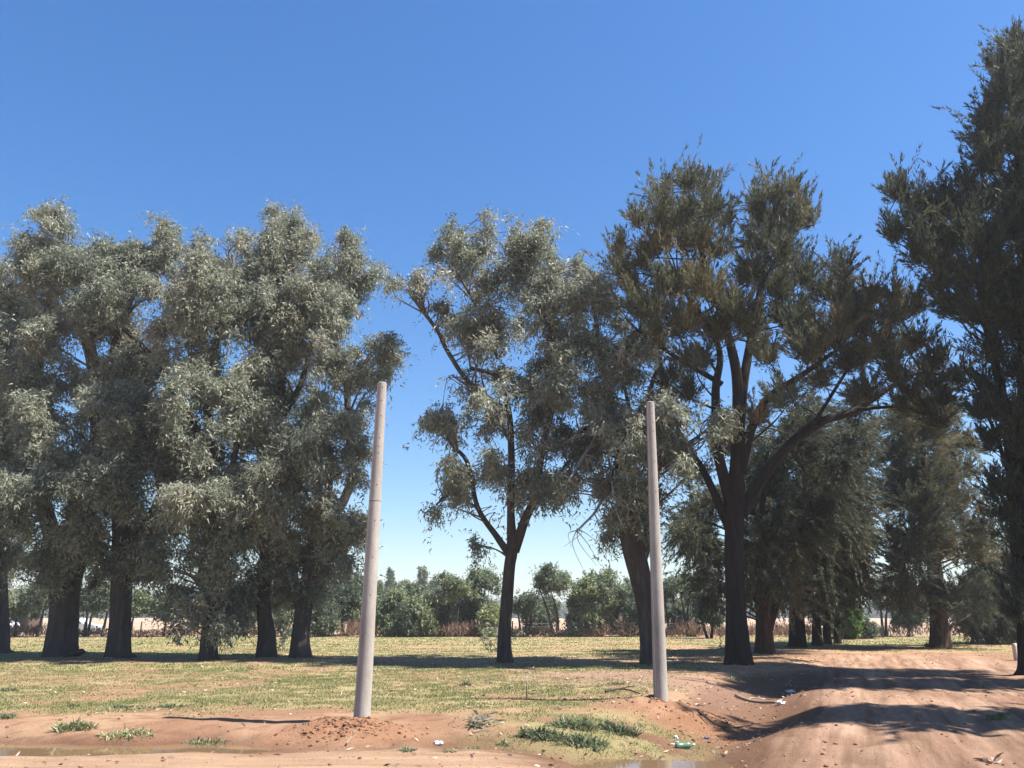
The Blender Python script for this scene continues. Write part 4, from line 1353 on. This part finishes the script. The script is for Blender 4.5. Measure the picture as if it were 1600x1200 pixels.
def scrap(label, px, py, size, m='plastic', name='plastic_scrap'):
    g = gat(px, py)
    v, f = clod_verts()
    n = 1 + 1.1 * (vnoise(v[:, 0] * 2.2 + px, v[:, 1] * 2.2, v[:, 2] * 2.2 + py) - .5)
    mb = MB()
    mb.add(v * n[:, None] * np.array(size) + g + [0, 0, size[2] * .5], None, f)
    tag(mb.build(name, M[m]), label, 'litter', 'plastic litter in the ditch')


scrap('crumpled white plastic scrap left of the green bottle, upper one', 1056, 1154, (.035, .03, .03))
scrap('small white plastic scrap left of the green bottle, lower one', 1058, 1161, (.028, .022, .022))
scrap('white plastic bag scrap in the ditch between the shadow bands', 1220, 1101, (.10, .07, .06))
scrap('white crumpled cup in the ditch inside the farther shadow band', 1236, 1082, (.10, .06, .05))
scrap('bluish glinting scrap on the road edge between two small tufts', 686, 1164, (.07, .05, .04))
bp_, nt, b, out = mat('blue_wrapper_foil')
b.inputs['Base Color'].default_value = (.10, .09, .22, 1); b.inputs['Roughness'].default_value = .3
M['blue'] = bp_
scrap('dark blue wrapper right above the green bottle', 1104, 1154, (.06, .04, .02), 'blue', 'wrapper')

# ------------------------------------------------------------------ notice board, marker post, hut, cars
bd, nt, b, out = mat('dark_board')
nt.links.new(ramp(nt, tex(nt, 'noise', 3, 4), [(.3, (.035, .034, .036)), (.7, (.06, .057, .06))]), b.inputs['Base Color'])
M['board'] = bd
Yb = 62.0
c = at(1373, 985, Yb)
root = thing('notice_board', 'dark square notice board on a post at the end of the dirt road', 'sign', (at(1380, 990, Yb)[0], Yb, .1))
mb = MB(); mb.box(c, (.62, .04, .46), bev=.01); mb.build('board', M['board'], root)
mb = MB(); x = at(1380, 990, Yb)[0]; mb.tube([(x, Yb + .06, 0), (x, Yb + .06, 1.15)], [.045, .04], 8); mb.build('post', M['post'], root)

g = gat(1590, 1032)
mk = thing('marker_post', 'short whitish concrete post at the foot of the towering dark casuarina', 'post', g)
mb = MB(); mb.box(g + [0, 0, .27], (.19, .19, .62), .2, bev=.02); mb.build('shaft', M['seam'], mk)
mb = MB(); mb.box(g + [0, 0, .60], (.15, .15, .05), .2, bev=.02); mb.build('cap', M['seam'], mk)

br, nt, b, out = mat('hut_brick')
nt.links.new(ramp(nt, tex(nt, 'noise', 2, 5), [(.3, (.10, .06, .045)), (.7, (.20, .12, .09))]), b.inputs['Base Color'])
M['brick'] = br
rf, nt, b, out = mat('tin_roof')
nt.links.new(ramp(nt, tex(nt, 'noise', 1.5, 5, .6, (6, .5, 1)), [(.3, (.16, .15, .15)), (.7, (.30, .29, .28))]), b.inputs['Base Color'])
b.inputs['Roughness'].default_value = .5
M['roof'] = rf
Yh = 82.0
hx = at(36, 985, Yh)[0]
root = thing('hut', 'small brown hut with a grey tin roof beyond the fence at far left', 'hut', (hx, Yh, .1))
mb = MB(); mb.box((hx, Yh, 1.0), (2.2, 2.4, 1.9)); mb.build('wall', M['brick'], root)
mb = MB()
mb.add([(hx - 1.4, Yh - 1.5, 1.95), (hx + 1.4, Yh - 1.5, 1.95), (hx + 1.4, Yh + 1.5, 1.95), (hx - 1.4, Yh + 1.5, 1.95), (hx - 1.4, Yh, 2.55), (hx + 1.4, Yh, 2.55)], [(0, 1, 5, 4), (2, 3, 4, 5), (0, 3, 2, 1)], [(0, 4, 3), (1, 2, 5)])
mb.build('roof', M['roof'], root)
mb = MB(); mb.box((hx + .4, Yh - 1.215, .85), (.8, .04, 1.6)); mb.build('door', M['board'], root)

cp, nt, b, out = mat('white_car_paint')
b.inputs['Base Color'].default_value = (.5, .5, .5, 1); b.inputs['Roughness'].default_value = .25; b.inputs['Coat Weight'].default_value = .5
M['paint'] = cp
gs, nt, b, out = mat('dark_glass')
b.inputs['Base Color'].default_value = (.02, .025, .03, 1); b.inputs['Roughness'].default_value = .05
M['glass'] = gs
ty, nt, b, out = mat('tyre_rubber')
b.inputs['Base Color'].default_value = (.02, .02, .02, 1); b.inputs['Roughness'].default_value = .9
M['tyre'] = ty


def car(name, label, cat, X, Y, prof, glass, wheels, w=1.7):
    root = thing(name, label, cat, (X, Y, .1))

    def slab(pts, y0, y1, inset=0.0):
        mb = MB()
        p = np.array(pts)
        n = len(p)
        z = p[:, 1]
        tuck = .16 * np.clip((z - .85) / .6, 0, 1)       # cabin leans in
        A = np.stack([X + p[:, 0], Y + y0 + tuck, .1 + z], -1); B = np.stack([X + p[:, 0], Y + y1 - tuck, .1 + z], -1)
        ce = p.mean(0)
        V = np.vstack([A, B, [[X + ce[0], Y + y0 + .05, .1 + ce[1]]], [[X + ce[0], Y + y1 - .05, .1 + ce[1]]]])
        i = np.arange(n); j = (i + 1) % n
        mb.add(V, np.stack([i, j, j + n, i + n], -1), np.vstack([np.stack([j, i, 0 * i + 2 * n], -1), np.stack([i + n, j + n, 0 * i + 2 * n + 1], -1)]))
        return mb
    slab(prof, -w / 2, w / 2).build('body', M['paint'], root)
    for gset in glass:
        for sgn in (-1, 1):
            mb = MB()
            p = np.array(gset)
            tk = .16 * np.clip((p[:, 1] - .85) / .6, 0, 1)
            V = np.stack([X + p[:, 0], Y + sgn * (w / 2 - tk + .012), .1 + p[:, 1]], -1)
            mb.add(V, [(0, 1, 2, 3)])
            mb.build('window', M['glass'], root)
    for wx in wheels:
        for sgn in (-1, 1):
            mb = MB()
            yc = Y + sgn * (w / 2 - .09)
            mb.tube([(X + wx, yc - .1, .41), (X + wx, yc + .1, .41)], [.31, .31], 18)
            wh = mb.build('wheel', M['tyre'], root)
            mb = MB()
            mb.tube([(X + wx, yc - .108, .41), (X + wx, yc + .108, .41)], [.18, .18], 14)
            mb.build('hub', M['wire'], root)
    for sgn in (-1, 1):
        mb = MB(); mb.box((X + prof[1][0] - .0, Y + sgn * .6, .1 + .72), (.08, .3, .14), bev=.02); mb.build('headlight', M['glass'], root)
    return root


sedan = [(2.05, .28), (2.1, .62), (1.95, .82), (1.0, .95), (.35, 1.42), (-.9, 1.45), (-1.6, 1.02), (-2.1, .95), (-2.12, .3)]
car('parked_car', 'white car parked beyond the fence, seen right of the thickest eucalyptus trunk', 'car', at(118, 985, 74)[0], 74, sedan,
    [[(.86, .97), (.30, 1.36), (-.22, 1.38), (-.22, .98)], [(-.30, .98), (-.30, 1.38), (-.86, 1.38), (-1.40, 1.02)]], (1.3, -1.3))
van = [(2.2, .3), (2.25, .75), (2.1, 1.0), (1.5, 1.15), (.9, 1.85), (-2.1, 1.9), (-2.2, 1.8), (-2.22, .32)]
car('parked_van', 'white van parked at the far left edge behind the trees', 'van', at(-18, 985, 76)[0], 76, van,
    [[(1.42, 1.17), (.86, 1.72), (.1, 1.75), (.1, 1.17)]], (1.4, -1.4), 1.8)
print('leaves etc done')

# ------------------------------------------------------------------ dusty air
hz = bpy.data.materials.new('dusty_air')
hz.use_nodes = True
hn = hz.node_tree
hn.nodes.remove(hn.nodes['Principled BSDF'])
pv = hn.nodes.new('ShaderNodeVolumePrincipled')
pv.inputs['Color'].default_value = (0.90, 0.93, 0.97, 1)
pv.inputs['Density'].default_value = 0.0005
pv.inputs['Anisotropy'].default_value = 0.2
hn.links.new(pv.outputs[0], hn.nodes['Material Output'].inputs['Volume'])
mb = MB()
mb.box((0, 550, 19.0), (6600, 7800, 40.4))
o = mb.build('haze', hz)
o['kind'] = 'stuff'
